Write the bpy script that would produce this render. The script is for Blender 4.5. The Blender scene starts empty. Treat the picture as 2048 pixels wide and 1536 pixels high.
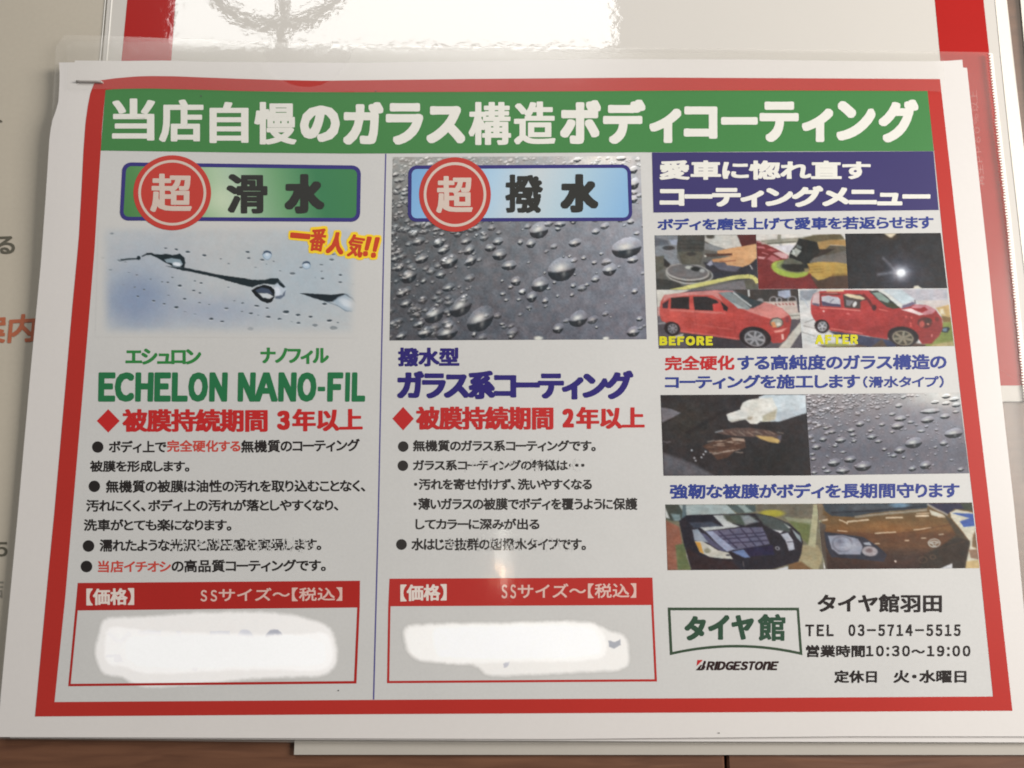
import bpy, math, random
import numpy as np
from mathutils import Matrix, Vector

# ------------------------------------------------------------------ camera
SC = bpy.context.scene
COL = SC.collection
CAM = np.array([-0.00531735, -0.0531982, 0.25603235])
RB = np.array([[0.99996185, 0.0029501, -0.00822159],
               [-0.00446684, 0.98156485, -0.19107718],
               [0.00750633, 0.19110662, 0.98154058]])      # columns: right, up, back
FPX = 1700.0
cd = bpy.data.cameras.new('camera')
cam = bpy.data.objects.new('camera', cd)
COL.objects.link(cam)
cd.sensor_width = 36.0
cd.lens = FPX * 36.0 / 2048.0
cd.clip_start = 0.01
cd.clip_end = 50.0
cam.matrix_world = Matrix.Translation(CAM.tolist()) @ Matrix(RB.tolist()).to_4x4()
SC.camera = cam
SC.cycles.filter_width = 1.85

# ------------------------------------------------------------------ world and light
wd = bpy.data.worlds.new('World')
SC.world = wd
wd.use_nodes = True
bg = wd.node_tree.nodes['Background']
bg.inputs[0].default_value = (1.0, 0.95, 0.90, 1)
bg.inputs[1].default_value = 0.135
SC.view_settings.view_transform = 'Standard'
SC.view_settings.look = 'None'
SC.view_settings.exposure = 0.0
SC.view_settings.gamma = 1.0
SC.cycles.max_bounces = 8
SC.cycles.transparent_max_bounces = 16
SC.cycles.caustics_reflective = False
SC.cycles.caustics_refractive = False


def area(name, loc, aim, sx, sy, power, color):
    l = bpy.data.lights.new(name, 'AREA')
    l.shape = 'RECTANGLE'
    l.size, l.size_y = sx, sy
    l.energy = power
    l.color = color
    o = bpy.data.objects.new(name, l)
    COL.objects.link(o)
    o.location = loc
    d = Vector(aim) - Vector(loc)
    o.rotation_euler = d.to_track_quat('-Z', 'Y').to_euler()
    return o


# bright ceiling panel over the far side of the table (mirrored in the laminated card)
area('ceiling_panel_light', (-0.255, 1.48, 1.5), (-0.255, 1.48, 0), 1.01, 0.82, 25.0, (0.99, 0.99, 0.98))
# large soft warm light of the room, to the right
area('room_light', (0.74, 0.12, 0.48), (0.0, 0.0, 0), 0.3, 0.4, 13.4, (1.0, 0.94, 0.88))
# slim ceiling lamps straight above the table (the pale streak in the clear film)
area('slim_tube_light', (-0.0155, -0.095, 1.5), (-0.0155, -0.095, 0), 0.007, 0.13, 0.09, (1.0, 0.97, 0.88))
area('small_warm_light', (-0.020, -0.122, 1.49), (-0.020, -0.122, 0), 0.011, 0.020, 0.075, (1.0, 0.50, 0.20))

# ------------------------------------------------------------------ measuring helpers
def Zf(x, y):
    """height of the flyer's surface above the table"""
    return (0.0034 + 0.0005 * np.sin(23 * x + 1.0) * np.cos(19 * y + 0.5)
            + 0.0016 * np.exp(-((x + 0.150) ** 2 / 0.0009 + (y - 0.075) ** 2 / 0.004))
            + 0.0007 * np.exp(-((x + 0.02) ** 2 / 0.0030 + (y + 0.02) ** 2 / 0.010)))


def at(px, py, off=0.0, flyer=True):
    """point of the sheet (or of a level plane) that was measured at px, py of the 2048x1536 photograph"""
    px = np.asarray(px, float); py = np.asarray(py, float)
    a = (px - 1024) / FPX; b = -(py - 768) / FPX
    d = a[..., None] * RB[:, 0] + b[..., None] * RB[:, 1] - RB[:, 2]
    z = np.full(px.shape, 0.0034)
    if not flyer:
        z = np.full(px.shape, 0.0)
    for _ in range(4 if flyer else 1):
        k = (z + off - CAM[2]) / d[..., 2]
        p = CAM + k[..., None] * d
        if flyer:
            z = Zf(p[..., 0], p[..., 1])
    if flyer:
        k = (z + off - CAM[2]) / d[..., 2]
        p = CAM + k[..., None] * d
    return p


def lin(c):
    c = np.asarray(c, float) / 255.0
    return np.where(c <= 0.04045, c / 12.92, ((c + 0.055) / 1.055) ** 2.4)


PANEL = np.array([0.470, 0.474, 0.468])
REF = {'l': (188, 186, 178), 'c': (195, 193, 186), 'r': (222, 216, 206), 'm': (205, 195, 184)}


def alb(c, ref='l'):
    """base colour of a print from the colour it shows beside white paper of the colour REF"""
    return np.clip(lin(c) / lin(REF[ref]) * PANEL, 0.008, 0.95)


# ------------------------------------------------------------------ materials
MATS = {}


def nt_new(name):
    m = bpy.data.materials.new(name)
    m.use_nodes = True
    return m, m.node_tree, m.node_tree.nodes['Principled BSDF']


def mat(name, color=None, rough=0.55, spec=0.35, coat=0.0, coat_rough=0.12, grain=0.03, scale=900, attr=False,
        bump=0.0, metal=0.0, coat_bump=0.0, cb_scale=500):
    if name in MATS:
        return MATS[name]
    m, nt, b = nt_new(name)
    N, L = nt.nodes, nt.links
    b.inputs['Roughness'].default_value = rough
    b.inputs['Specular IOR Level'].default_value = spec
    b.inputs['Coat Weight'].default_value = coat
    b.inputs['Coat Roughness'].default_value = coat_rough
    b.inputs['Metallic'].default_value = metal
    tc = N.new('ShaderNodeTexCoord')
    noi = N.new('ShaderNodeTexNoise'); noi.inputs['Scale'].default_value = scale; noi.inputs['Detail'].default_value = 3
    L.new(tc.outputs['Object'], noi.inputs['Vector'])
    big = N.new('ShaderNodeTexNoise'); big.inputs['Scale'].default_value = 45; big.inputs['Detail'].default_value = 4
    L.new(tc.outputs['Object'], big.inputs['Vector'])
    add = N.new('ShaderNodeMath'); add.operation = 'ADD'
    L.new(noi.outputs['Fac'], add.inputs[0]); L.new(big.outputs['Fac'], add.inputs[1])
    mr = N.new('ShaderNodeMapRange')
    mr.inputs['From Min'].default_value = 0.5; mr.inputs['From Max'].default_value = 1.5
    mr.inputs['To Min'].default_value = 1 - grain; mr.inputs['To Max'].default_value = 1 + grain
    L.new(add.outputs[0], mr.inputs['Value'])
    mul = N.new('ShaderNodeVectorMath'); mul.operation = 'SCALE'
    L.new(mr.outputs[0], mul.inputs['Scale'])
    if attr:
        at_ = N.new('ShaderNodeVertexColor'); at_.layer_name = 'ink'
        L.new(at_.outputs['Color'], mul.inputs[0])
    else:
        mul.inputs[0].default_value = tuple(float(v) for v in color)
    L.new(mul.outputs[0], b.inputs['Base Color'])
    if bump:
        bp = N.new('ShaderNodeBump'); bp.inputs['Strength'].default_value = bump; bp.inputs['Distance'].default_value = 0.0002
        L.new(noi.outputs['Fac'], bp.inputs['Height']); L.new(bp.outputs[0], b.inputs['Normal'])
    if coat_bump:
        n2 = N.new('ShaderNodeTexNoise'); n2.inputs['Scale'].default_value = cb_scale; n2.inputs['Detail'].default_value = 3
        n2.inputs['Distortion'].default_value = 0.6
        L.new(tc.outputs['Object'], n2.inputs['Vector'])
        bp = N.new('ShaderNodeBump'); bp.inputs['Strength'].default_value = 1.0; bp.inputs['Distance'].default_value = coat_bump
        L.new(n2.outputs['Fac'], bp.inputs['Height']); L.new(bp.outputs[0], b.inputs['Coat Normal'])
    MATS[name] = m
    return m


INK_COAT = dict(coat=0.7, coat_rough=0.075, rough=0.5, spec=0.15, coat_bump=0.00010, cb_scale=32)


def ink(name, c, ref='l', grain=0.05):
    return mat(name, alb(c, ref), grain=grain, scale=1500, **INK_COAT)


def film_mat(name, milk, color=(0.76, 0.74, 0.70), gloss=0.05, rough=0.2):
    m, nt, b = nt_new(name)
    N, L = nt.nodes, nt.links
    N.remove(b)
    out = N['Material Output']
    tr = N.new('ShaderNodeBsdfTransparent'); tr.inputs[0].default_value = (0.99, 0.99, 0.985, 1)
    di = N.new('ShaderNodeBsdfDiffuse'); di.inputs[0].default_value = (*color, 1)
    gl = N.new('ShaderNodeBsdfGlossy'); gl.inputs['Roughness'].default_value = rough
    m1 = N.new('ShaderNodeMixShader'); m2 = N.new('ShaderNodeMixShader')
    tc = N.new('ShaderNodeTexCoord')
    no = N.new('ShaderNodeTexNoise'); no.inputs['Scale'].default_value = 60
    L.new(tc.outputs['Object'], no.inputs['Vector'])
    mr = N.new('ShaderNodeMapRange'); mr.inputs['To Min'].default_value = milk * 0.85; mr.inputs['To Max'].default_value = milk * 1.15
    L.new(no.outputs['Fac'], mr.inputs['Value']); L.new(mr.outputs[0], m1.inputs[0])
    L.new(tr.outputs[0], m1.inputs[1]); L.new(di.outputs[0], m1.inputs[2])
    m2.inputs[0].default_value = gloss
    L.new(m1.outputs[0], m2.inputs[1]); L.new(gl.outputs[0], m2.inputs[2])
    L.new(m2.outputs[0], out.inputs[0])
    return m


# ------------------------------------------------------------------ mesh helpers
def tag(o, label=None, cat=None, group=None, kind=None):
    if label: o['label'] = label
    if cat: o['category'] = cat
    if group: o['group'] = group
    if kind: o['kind'] = kind
    return o


def empty(name, loc):
    o = bpy.data.objects.new(name, None)
    COL.objects.link(o)
    o.location = [float(v) for v in loc]
    o.empty_display_size = 0.01
    return o


def mesh_obj(name, V, Fc, m, parent=None, colors=None, smooth=False):
    me = bpy.data.meshes.new(name)
    V = np.asarray(V, float)
    off = np.array(parent['_o']) if parent is not None and '_o' in parent else np.zeros(3)
    me.from_pydata((V - off).tolist(), [], [list(map(int, f)) for f in Fc])
    me.materials.append(m)
    if colors is not None:
        ca = me.color_attributes.new('ink', 'FLOAT_COLOR', 'POINT')
        c4 = np.ones((len(V), 4)); c4[:, :3] = colors
        ca.data.foreach_set('color', c4.ravel())
    if smooth:
        me.polygons.foreach_set('use_smooth', [True] * len(me.polygons))
    me.update()
    o = bpy.data.objects.new(name, me)
    COL.objects.link(o)
    if parent is not None:
        o.parent = parent
        if '_o' in parent: o['_o'] = [float(v) for v in off]
    return o


def root(name, loc, label, cat, **k):
    o = empty(name, loc)
    o['_o'] = [float(v) for v in loc]
    return tag(o, label, cat, **k)


def grid_faces(n, m, base=0):
    i = np.arange(n - 1)[:, None]; j = np.arange(m - 1)[None, :]
    a = base + i * m + j
    # rows run down the picture, columns to the right: wind so that normals face up
    return np.stack([a, a + m, a + m + 1, a + 1], -1).reshape(-1, 4)


def resample(P, n):
    P = np.asarray(P, float)
    d = np.r_[0, np.cumsum(np.hypot(*np.diff(P, axis=0).T))]
    t = np.linspace(0, d[-1], n)
    return np.stack([np.interp(t, d, P[:, 0]), np.interp(t, d, P[:, 1])], 1)


def coons(top, right, bottom, left, n, m):
    """top: left to right, bottom: left to right, left and right: top to bottom"""
    T, B = resample(top, m), resample(bottom, m)
    Lf, R = resample(left, n), resample(right, n)
    v = np.linspace(0, 1, n)[:, None, None]; u = np.linspace(0, 1, m)[None, :, None]
    P = (1 - v) * T[None] + v * B[None] + (1 - u) * Lf[:, None] + u * R[:, None] \
        - ((1 - u) * (1 - v) * T[0] + u * (1 - v) * T[-1] + (1 - u) * v * B[0] + u * v * B[-1])
    return P


def quad_grid(q, n, m):
    TL, TR, BR, BL = [np.array(p, float) for p in q]
    return coons([TL, TR], [TR, BR], [BL, BR], [TL, BL], n, m)


def surf(name, P, off, m, parent, flyer=True, colors=None, skirt=0.0):
    n, k = P.shape[:2]
    V = at(P[..., 0], P[..., 1], off, flyer).reshape(-1, 3)
    Fc = grid_faces(n, k).tolist()
    if skirt:
        ring = [(0, j) for j in range(k)] + [(i, k - 1) for i in range(1, n)] + \
               [(n - 1, j) for j in range(k - 2, -1, -1)] + [(i, 0) for i in range(n - 2, 0, -1)]
        idx = [i * k + j for i, j in ring]
        lo = V[idx] - np.array([0, 0, skirt])
        b = len(V)
        V = np.vstack([V, lo])
        r = len(idx)
        for q in range(r):
            Fc.append([idx[q], idx[(q + 1) % r], b + (q + 1) % r, b + q])
        for i in range(1):
            pass
    return mesh_obj(name, V, Fc, m, parent, colors)


def strip(name, A, B, off, m, parent, n=60, k=3, flyer=True):
    """ruled band between two measured lines"""
    A = resample(A, n); B = resample(B, n)
    t = np.linspace(0, 1, k)[None, :, None]
    P = A[:, None] * (1 - t) + B[:, None] * t
    V = at(P[..., 0], P[..., 1], off, flyer)
    V = V.reshape(-1, 3)
    Fc = grid_faces(n, k)
    # make normals face up
    a, b, c = V[Fc[0][0]], V[Fc[0][1]], V[Fc[0][2]]
    if np.cross(b - a, c - a)[2] < 0:
        Fc = Fc[:, ::-1]
    return mesh_obj(name, V, Fc.tolist(), m, parent)


def disc(name, cx, cy, rx, ry, off, m, parent, inner=0.0, n=56, rings=5, flyer=True):
    a = np.linspace(0, 2 * math.pi, n, endpoint=False)
    rs = np.linspace(inner, 1, rings)
    V, Fc = [], []
    for r in rs:
        x = cx + rx * r * np.cos(a); y = cy - ry * r * np.sin(a)
        V.append(at(x, y, off, flyer))
    V = np.vstack(V)
    for i in range(rings - 1):
        for j in range(n):
            j2 = (j + 1) % n
            f = [i * n + j, (i + 1) * n + j, (i + 1) * n + j2, i * n + j2]
            Fc.append(f)
    if inner == 0:
        pass
    return mesh_obj(name, V, Fc, m, parent)


def round_rect_pts(q, r, n=6):
    TL, TR, BR, BL = [np.array(p, float) for p in q]
    out = []
    cs = [TL, TR, BR, BL]
    for i in range(4):
        c = cs[i]; pv = cs[i - 1]; nx = cs[(i + 1) % 4]
        d1 = (pv - c) / np.linalg.norm(pv - c); d2 = (nx - c) / np.linalg.norm(nx - c)
        p0 = c + d1 * r; p1 = c + d2 * r
        for t in np.linspace(0, 1, n):
            out.append((1 - t) ** 2 * p0 + 2 * t * (1 - t) * (c * 0.75 + (p0 + p1) * 0.125) + t * t * p1)
    return np.array(out)


def blob(name, pts, off, m, parent, flyer=True, flat=False):
    """filled outline (convex-ish) as a fan of rings"""
    pts = np.array(pts, float)
    c = pts.mean(0)
    n = len(pts)
    V, Fc = [c[None]], []
    rs = [0.25, 0.5, 0.75, 1.0]
    for r in rs:
        V.append(c + (pts - c) * r)
    V = np.vstack(V)
    for j in range(n):
        Fc.append([0, 1 + j, 1 + (j + 1) % n])
    for i in range(len(rs) - 1):
        for j in range(n):
            a = 1 + i * n
            Fc.append([a + j, a + n + j, a + n + (j + 1) % n, a + (j + 1) % n])
    W = at(V[:, 0], V[:, 1], off, flyer)
    a, b, cc = W[Fc[0][0]], W[Fc[0][1]], W[Fc[0][2]]
    if np.cross(b - a, cc - a)[2] < 0:
        Fc = [f[::-1] for f in Fc]
    return mesh_obj(name, W, Fc, m, parent)


# ------------------------------------------------------------------ lettering
_G = {}
_dg = bpy.context.evaluated_depsgraph_get()


def glyph(ch):
    if ch in _G:
        return _G[ch]
    c = bpy.data.curves.new('g', 'FONT')
    c.body = ch
    c.size = 1
    c.resolution_u = 3
    o = bpy.data.objects.new('g', c)
    COL.objects.link(o)
    bpy.context.view_layer.update()
    dg = bpy.context.evaluated_depsgraph_get()
    me = bpy.data.meshes.new_from_object(o.evaluated_get(dg))
    v = np.zeros(len(me.vertices) * 3); me.vertices.foreach_get('co', v)
    v = v.reshape(-1, 3)[:, :2].copy()
    f = [list(p.vertices) for p in me.polygons]
    if len(f) and me.polygons[0].normal.z < 0:
        f = [x[::-1] for x in f]
    bpy.data.objects.remove(o); bpy.data.curves.remove(c); bpy.data.meshes.remove(me)
    _G[ch] = (v, f)
    return _G[ch]


def em():
    if 'em' not in _G:
        a = glyph('口')[0]; b = glyph('口口')[0]
        _G['em'] = b[:, 0].max() - a[:, 0].max()
    return _G['em']


def is_kana(ch):
    return 0x3040 <= ord(ch) <= 0x30FF


def layout(s, kk=0.45, kj=1.0, latin=0.25):
    """glyph outlines set in a row, side bearings tightened; returns list of (verts, faces) in em units"""
    x = 0.0; out = []; e = em()
    for ch in s:
        if ch == '　':
            x += 1.0; continue
        if ch == ' ':
            x += 0.35; continue
        fw = ch
        if 0x21 <= ord(ch) <= 0x7E:
            fw = chr(ord(ch) + 0xFEE0)
        v, f = glyph(fw)
        v = v / e
        x0, x1 = v[:, 0].min(), v[:, 0].max()
        if ch == 'I':
            v = np.array([(0.4, 0.0), (0.46, 0.0), (0.46, 0.75), (0.4, 0.75)]); f = [[0, 1, 2, 3]]; x0, x1 = 0.4, 0.46
        if fw != ch:
            lb = rb = latin * 0.28
        else:
            k = kk if (is_kana(ch) or ch in '、。・！') else kj
            lb, rb = x0 * k, max(1 - x1, 0) * k
            if ch in '【':
                lb = 0.1; rb = 0.06
            if ch in '】':
                lb = 0.06; rb = 0.1
        w = v.copy(); w[:, 0] += x + lb - x0
        out.append((w, f))
        x += lb + (x1 - x0) + rb
    return out


def to_quad(items, q):
    TL, TR, BR, BL = [np.array(p, float) for p in q]
    allv = np.vstack([v for v, _ in items])
    lo, hi = allv.min(0), allv.max(0)
    res = []
    for v, f in items:
        u = ((v - lo) / (hi - lo))
        a = u[:, :1]; b = 1 - u[:, 1:]
        P = (1 - b) * ((1 - a) * TL + a * TR) + b * ((1 - a) * BL + a * BR)
        res.append((P, f))
    return res


def kernel(d, dy):
    if d <= 0:
        return [(0.0, 0.0)]
    out = [(0.0, 0.0)]
    n = 8 if d < 1.7 else 16
    for r in ([1.0] if d < 1.7 else [0.55, 1.0]):
        for k in range(n if r == 1.0 else 8):
            a = 2 * math.pi * k / (n if r == 1.0 else 8)
            c, q = math.cos(a), math.sin(a)
            m = (abs(c) ** 5 + abs(q) ** 5) ** (-0.2)
            out.append((c * m * r * d, q * m * r * dy))
    return out


def put_text(name, groups, off, m, parent, d=0.0, dy=None, flyer=True):
    """groups: list of (string, quad or (x0, y0, x1, y1), layout options); d thickens the strokes (photo px)"""
    dy = d if dy is None else dy
    res = None
    for g in groups:
        V, Fc, b = [], [], 0
        sg, q = g[0], g[1]
        opt = dict(g[2]) if len(g) > 2 else {}
        dd, ddy = opt.pop('d', d), opt.pop('dy', dy)
        sh = kernel(dd, ddy)
        if len(q) == 4 and not hasattr(q[0], '__len__'):
            x0, y0, x1, y1 = q
            q = [(x0 + dd, y0 + ddy), (x1 - dd, y0 + ddy), (x1 - dd, y1 - ddy), (x0 + dd, y1 - ddy)]
        items = to_quad(layout(sg, **opt), q)
        for P, f in items:
            for i, (sx, sy) in enumerate(sh):
                W = at(P[:, 0] + sx, P[:, 1] + sy, off + i * 1.2e-6, flyer)
                V.append(W)
                Fc += [[k + b for k in ff] for ff in f]
                b += len(W)
        res = mesh_obj(name, np.vstack(V), Fc, m, parent)
    return res


# ------------------------------------------------------------------ printed pictures (ink per point of a fine mesh)
def hashn(ix, iy, seed):
    h = np.sin(ix * 127.1 + iy * 311.7 + seed * 74.7) * 43758.5453
    return h - np.floor(h)


def vnoise(x, y, seed=0):
    ix, iy = np.floor(x), np.floor(y)
    fx, fy = x - ix, y - iy
    fx = fx * fx * (3 - 2 * fx); fy = fy * fy * (3 - 2 * fy)
    a = hashn(ix, iy, seed); b = hashn(ix + 1, iy, seed); c = hashn(ix, iy + 1, seed); d = hashn(ix + 1, iy + 1, seed)
    return (a * (1 - fx) + b * fx) * (1 - fy) + (c * (1 - fx) + d * fx) * fy


def sst(a, b, x):
    t = np.clip((x - a) / (b - a + 1e-9), 0, 1)
    return t * t * (3 - 2 * t)


class Pic:
    def __init__(self, q, step=1.45, z=None, warp=0.5):
        w = np.hypot(q[1][0] - q[0][0], q[1][1] - q[0][1]); h = np.hypot(q[3][0] - q[0][0], q[3][1] - q[0][1])
        self.P = quad_grid(q, int(h / step) + 1, int(w / step) + 1)
        self.X, self.Y = self.P[..., 0].copy(), self.P[..., 1].copy()
        if warp:
            x, y = self.X.copy(), self.Y.copy()
            for sc, am in ((13.0, 1.3), (5.0, 0.9), (2.6, 0.5)):
                self.X += (vnoise(x / sc, y / sc, 11) - 0.5) * 2 * am * warp
                self.Y += (vnoise(x / sc, y / sc, 23) - 0.5) * 2 * am * warp
        self.C = np.zeros(self.P.shape[:2] + (3,))
        self.z = z or (0, 0, 1.0)
        self.blur, self.tone = 0, 0.0

    def _p(self, pts):
        ox, oy, s = self.z
        return np.array(pts, float) / s + np.array([ox, oy])

    def _mix(self, idx, mask, c):
        self.C[idx] = self.C[idx] * (1 - mask[..., None]) + np.asarray(c, float) * mask[..., None]

    def fill(self, c):
        self.C[:] = c

    def vgrad(self, stops):
        """stops: (y in zoom px, colour)"""
        ys = [self.z[1] + s[0] / self.z[2] for s in stops]
        for k in range(3):
            self.C[..., k] = np.interp(self.Y, ys, [s[1][k] for s in stops])

    def glow(self, x, y, rx, ry, c, a=1.0, p=2.0):
        (cx, cy), s = self._p([(x, y)])[0], self.z[2]
        d = np.sqrt(((self.X - cx) / (rx / s)) ** 2 + ((self.Y - cy) / (ry / s)) ** 2)
        mk = a * np.exp(-d ** p)
        self.C[:] = self.C * (1 - mk[..., None]) + np.asarray(c, float) * mk[..., None]

    def poly(self, pts, c, soft=1.7, a=1.0, c2=None, gdir=None):
        P = self._p(pts)
        lo, hi = P.min(0) - 2 * soft, P.max(0) + 2 * soft
        idx = (self.X > lo[0]) & (self.X < hi[0]) & (self.Y > lo[1]) & (self.Y < hi[1])
        if not idx.any():
            return
        x, y = self.X[idx], self.Y[idx]
        inside = np.zeros(x.shape, bool); dist = np.full(x.shape, 1e9)
        n = len(P)
        for i in range(n):
            ax, ay = P[i]; bx, by = P[(i + 1) % n]
            cond = ((ay > y) != (by > y)) & (x < (bx - ax) * (y - ay) / (by - ay + 1e-12) + ax)
            inside ^= cond
            t = np.clip(((x - ax) * (bx - ax) + (y - ay) * (by - ay)) / ((bx - ax) ** 2 + (by - ay) ** 2 + 1e-9), 0, 1)
            dist = np.minimum(dist, np.hypot(x - ax - t * (bx - ax), y - ay - t * (by - ay)))
        sd = np.where(inside, dist, -dist)
        mk = a * sst(-soft * 0.5, soft * 0.5, sd)
        if c2 is not None:
            g0, g1 = self._p([gdir[0], gdir[1]])
            v = g1 - g0
            t = np.clip(((x - g0[0]) * v[0] + (y - g0[1]) * v[1]) / (v @ v), 0, 1)[:, None]
            col = np.asarray(c, float) * (1 - t) + np.asarray(c2, float) * t
        else:
            col = np.asarray(c, float)
        self.C[idx] = self.C[idx] * (1 - mk[..., None]) + col * mk[..., None]

    def ell(self, x, y, rx, ry, c, rot=0.0, soft=1.6, a=1.0, ring=None):
        (cx, cy), s = self._p([(x, y)])[0], self.z[2]
        rx, ry = rx / s, ry / s
        R = max(rx, ry) + 2 * soft
        idx = (np.abs(self.X - cx) < R) & (np.abs(self.Y - cy) < R)
        if not idx.any():
            return
        dx, dy = self.X[idx] - cx, self.Y[idx] - cy
        cr, sr = math.cos(math.radians(rot)), math.sin(math.radians(rot))
        u = (dx * cr + dy * sr) / rx; v = (-dx * sr + dy * cr) / ry
        d = (1 - np.sqrt(u * u + v * v)) * min(rx, ry)
        mk = sst(-soft * 0.5, soft * 0.5, d)
        if ring:
            mk = mk * (1 - sst(-soft * 0.5, soft * 0.5, d - ring / s))
        self._mix(idx, mk * a, c)

    def line(self, p, q, w, c, soft=1.2, a=1.0):
        p, q = np.array(p, float), np.array(q, float)
        d = (q - p) / (np.linalg.norm(q - p) + 1e-9); n = np.array([-d[1], d[0]]) * w / 2
        self.poly([p + n, q + n, q - n, p - n], c, soft, a)

    def path(self, pts, w, c, soft=1.2, a=1.0):
        for i in range(len(pts) - 1):
            self.line(pts[i], pts[i + 1], w, c, soft, a)

    def noise(self, size, amp, seed=0):
        n = vnoise(self.X / size, self.Y / size, seed) - 0.5
        self.C += (n * 2 * amp)[..., None]

    def drop(self, x, y, rx, ry, shear=0.5, k=1.0, light=(205, 204, 196), dark=(36, 40, 44), dens=1.0):
        """water bead on dark paint: pale top with its brightest spot low on the left, dark crescent below"""
        (cx, cy), s = self._p([(x, y)])[0], self.z[2]
        rx, ry = rx / s, ry / s
        R = max(rx, ry) * 1.9 + 2
        idx = (np.abs(self.X - cx) < R) & (np.abs(self.Y - cy) < R)
        if not idx.any():
            return
        u = (self.X[idx] - cx) / rx
        v = (self.Y[idx] - cy) / ry
        v = v + u * shear * 0.55
        r = np.sqrt(u * u * (1 + 0.25 * np.tanh(2 * u)) + v * v)
        body = sst(1.06, 0.90, r) if False else sst(-0.5, 0.5, (1 - r) * min(rx, ry) / 1.0)
        base = self.C[idx]
        tone = base * (1.02 + 0.34 * sst(0.3, -0.9, v) * (0.5 + 0.5 * sst(0.9, -0.4, u)))[..., None]
        mk = body[..., None]
        col = tone.copy()
        hl = np.clip(np.exp(-(((u + 0.24) / 0.66) ** 2 + ((v + 0.13) / 0.46) ** 2) * 1.9) * 1.08, 0, 1)[..., None]
        dk = (sst(0.10, 0.34, v + 0.16 * u * u) * 0.93)[..., None]
        col = col * (1 - hl * k) + np.asarray(light, float) * hl * k
        col = col * (1 - dk) + np.asarray(dark, float) * dk
        sp = np.exp(-(((u - 0.02) / 0.16) ** 2 + ((v - 0.42) / 0.28) ** 2))[..., None] * 0.55
        col = col * (1 - sp) + np.asarray(light, float) * 0.75 * sp
        self.C[idx] = base * (1 - mk * dens) + col * mk * dens

    def bead(self, x, y, r, a=1.0, dark=(60, 70, 75), light=(205, 208, 206), fy=0.75):
        self.ell(x, y, r, r * fy, light, soft=1.6, a=0.55 * a)
        self.ell(x + r * 0.05, y - r * 0.25 * fy, r * 0.95, r * 0.62 * fy, dark, soft=1.6, a=a)

    def make(self, name, off, ref, parent, label=None, flat=False):
        if not flat:
            for _ in range(self.blur):
                Q = np.pad(self.C, ((1, 1), (1, 1), (0, 0)), 'edge')
                self.C = (Q[:-2, 1:-1] + Q[2:, 1:-1] + Q[1:-1, :-2] + Q[1:-1, 2:] + 2 * Q[1:-1, 1:-1]) / 6
            self.C *= 1 + (vnoise(self.X / 26, self.Y / 15, 44) - 0.5)[..., None] * self.tone
            self.C *= 1 + (vnoise(self.X / 7, self.Y / 3.2, 45) - 0.5)[..., None] * self.tone * 0.8
            C0 = self.C.copy()
            self.noise(1.7, 4.5, 5); self.noise(4.0, 4.0, 6); self.noise(15.0, 5.0, 7)
            self.C += (vnoise(self.X / 9, self.Y / 9, 31) - 0.5)[..., None] * np.array([6, -2, -5.0])
            w = getattr(self, 'nmask', None)
            if w is not None:
                self.C = C0 + (self.C - C0) * w[..., None]
        c = np.clip(self.C, 4, 250)
        col = np.clip(lin(c) / lin(REF[ref]) * PANEL, 0.006, 0.95).reshape(-1, 3)
        m = mat('printed_photo_ink', attr=True, grain=0.03, scale=1500, **INK_COAT)
        o = surf(name, self.P, off, m, parent, colors=col)
        w = getattr(self, 'keep', None)
        if w is not None:
            import bmesh
            k = w.ravel() > 0.015
            bm = bmesh.new(); bm.from_mesh(o.data); bm.verts.ensure_lookup_table()
            bmesh.ops.delete(bm, geom=[v for v in bm.verts if not k[v.index]], context='VERTS')
            bm.to_mesh(o.data); bm.free()
        if label: o['label'] = label
        return o


# ================================================================== TABLE
def wood_mat():
    m, nt, b = nt_new('brown_wood')
    N, L = nt.nodes, nt.links
    tc = N.new('ShaderNodeTexCoord')
    mp = N.new('ShaderNodeMapping'); mp.inputs['Scale'].default_value = (14, 130, 14)
    L.new(tc.outputs['Object'], mp.inputs[0])
    n1 = N.new('ShaderNodeTexNoise'); n1.inputs['Scale'].default_value = 3.0; n1.inputs['Detail'].default_value = 6; n1.inputs['Distortion'].default_value = 0.7
    L.new(mp.outputs[0], n1.inputs['Vector'])
    rp = N.new('ShaderNodeValToRGB')
    rp.color_ramp.elements[0].position = 0.25; rp.color_ramp.elements[0].color = (0.080, 0.032, 0.016, 1)
    rp.color_ramp.elements[1].position = 0.8; rp.color_ramp.elements[1].color = (0.140, 0.062, 0.032, 1)
    L.new(n1.outputs['Fac'], rp.inputs[0]); L.new(rp.outputs[0], b.inputs['Base Color'])
    b.inputs['Roughness'].default_value = 0.5
    bp = N.new('ShaderNodeBump'); bp.inputs['Strength'].default_value = 0.25; bp.inputs['Distance'].default_value = 0.0005
    L.new(n1.outputs['Fac'], bp.inputs['Height']); L.new(bp.outputs[0], b.inputs['Normal'])
    return m


def box_verts(x0, x1, y0, y1, z0, z1, bev=0.0006):
    V = [(x0, y0, z0), (x1, y0, z0), (x1, y1, z0), (x0, y1, z0),
         (x0, y0, z1 - bev), (x1, y0, z1 - bev), (x1, y1, z1 - bev), (x0, y1, z1 - bev),
         (x0 + bev, y0 + bev, z1), (x1 - bev, y0 + bev, z1), (x1 - bev, y1 - bev, z1), (x0 + bev, y1 - bev, z1)]
    Fc = [(0, 3, 2, 1)]
    for a in (0, 4):
        for i in range(4):
            Fc.append((a + i, a + (i + 1) % 4, a + 4 + (i + 1) % 4, a + 4 + i))
    Fc.append((8, 9, 10, 11))
    return np.array(V), Fc


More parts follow.
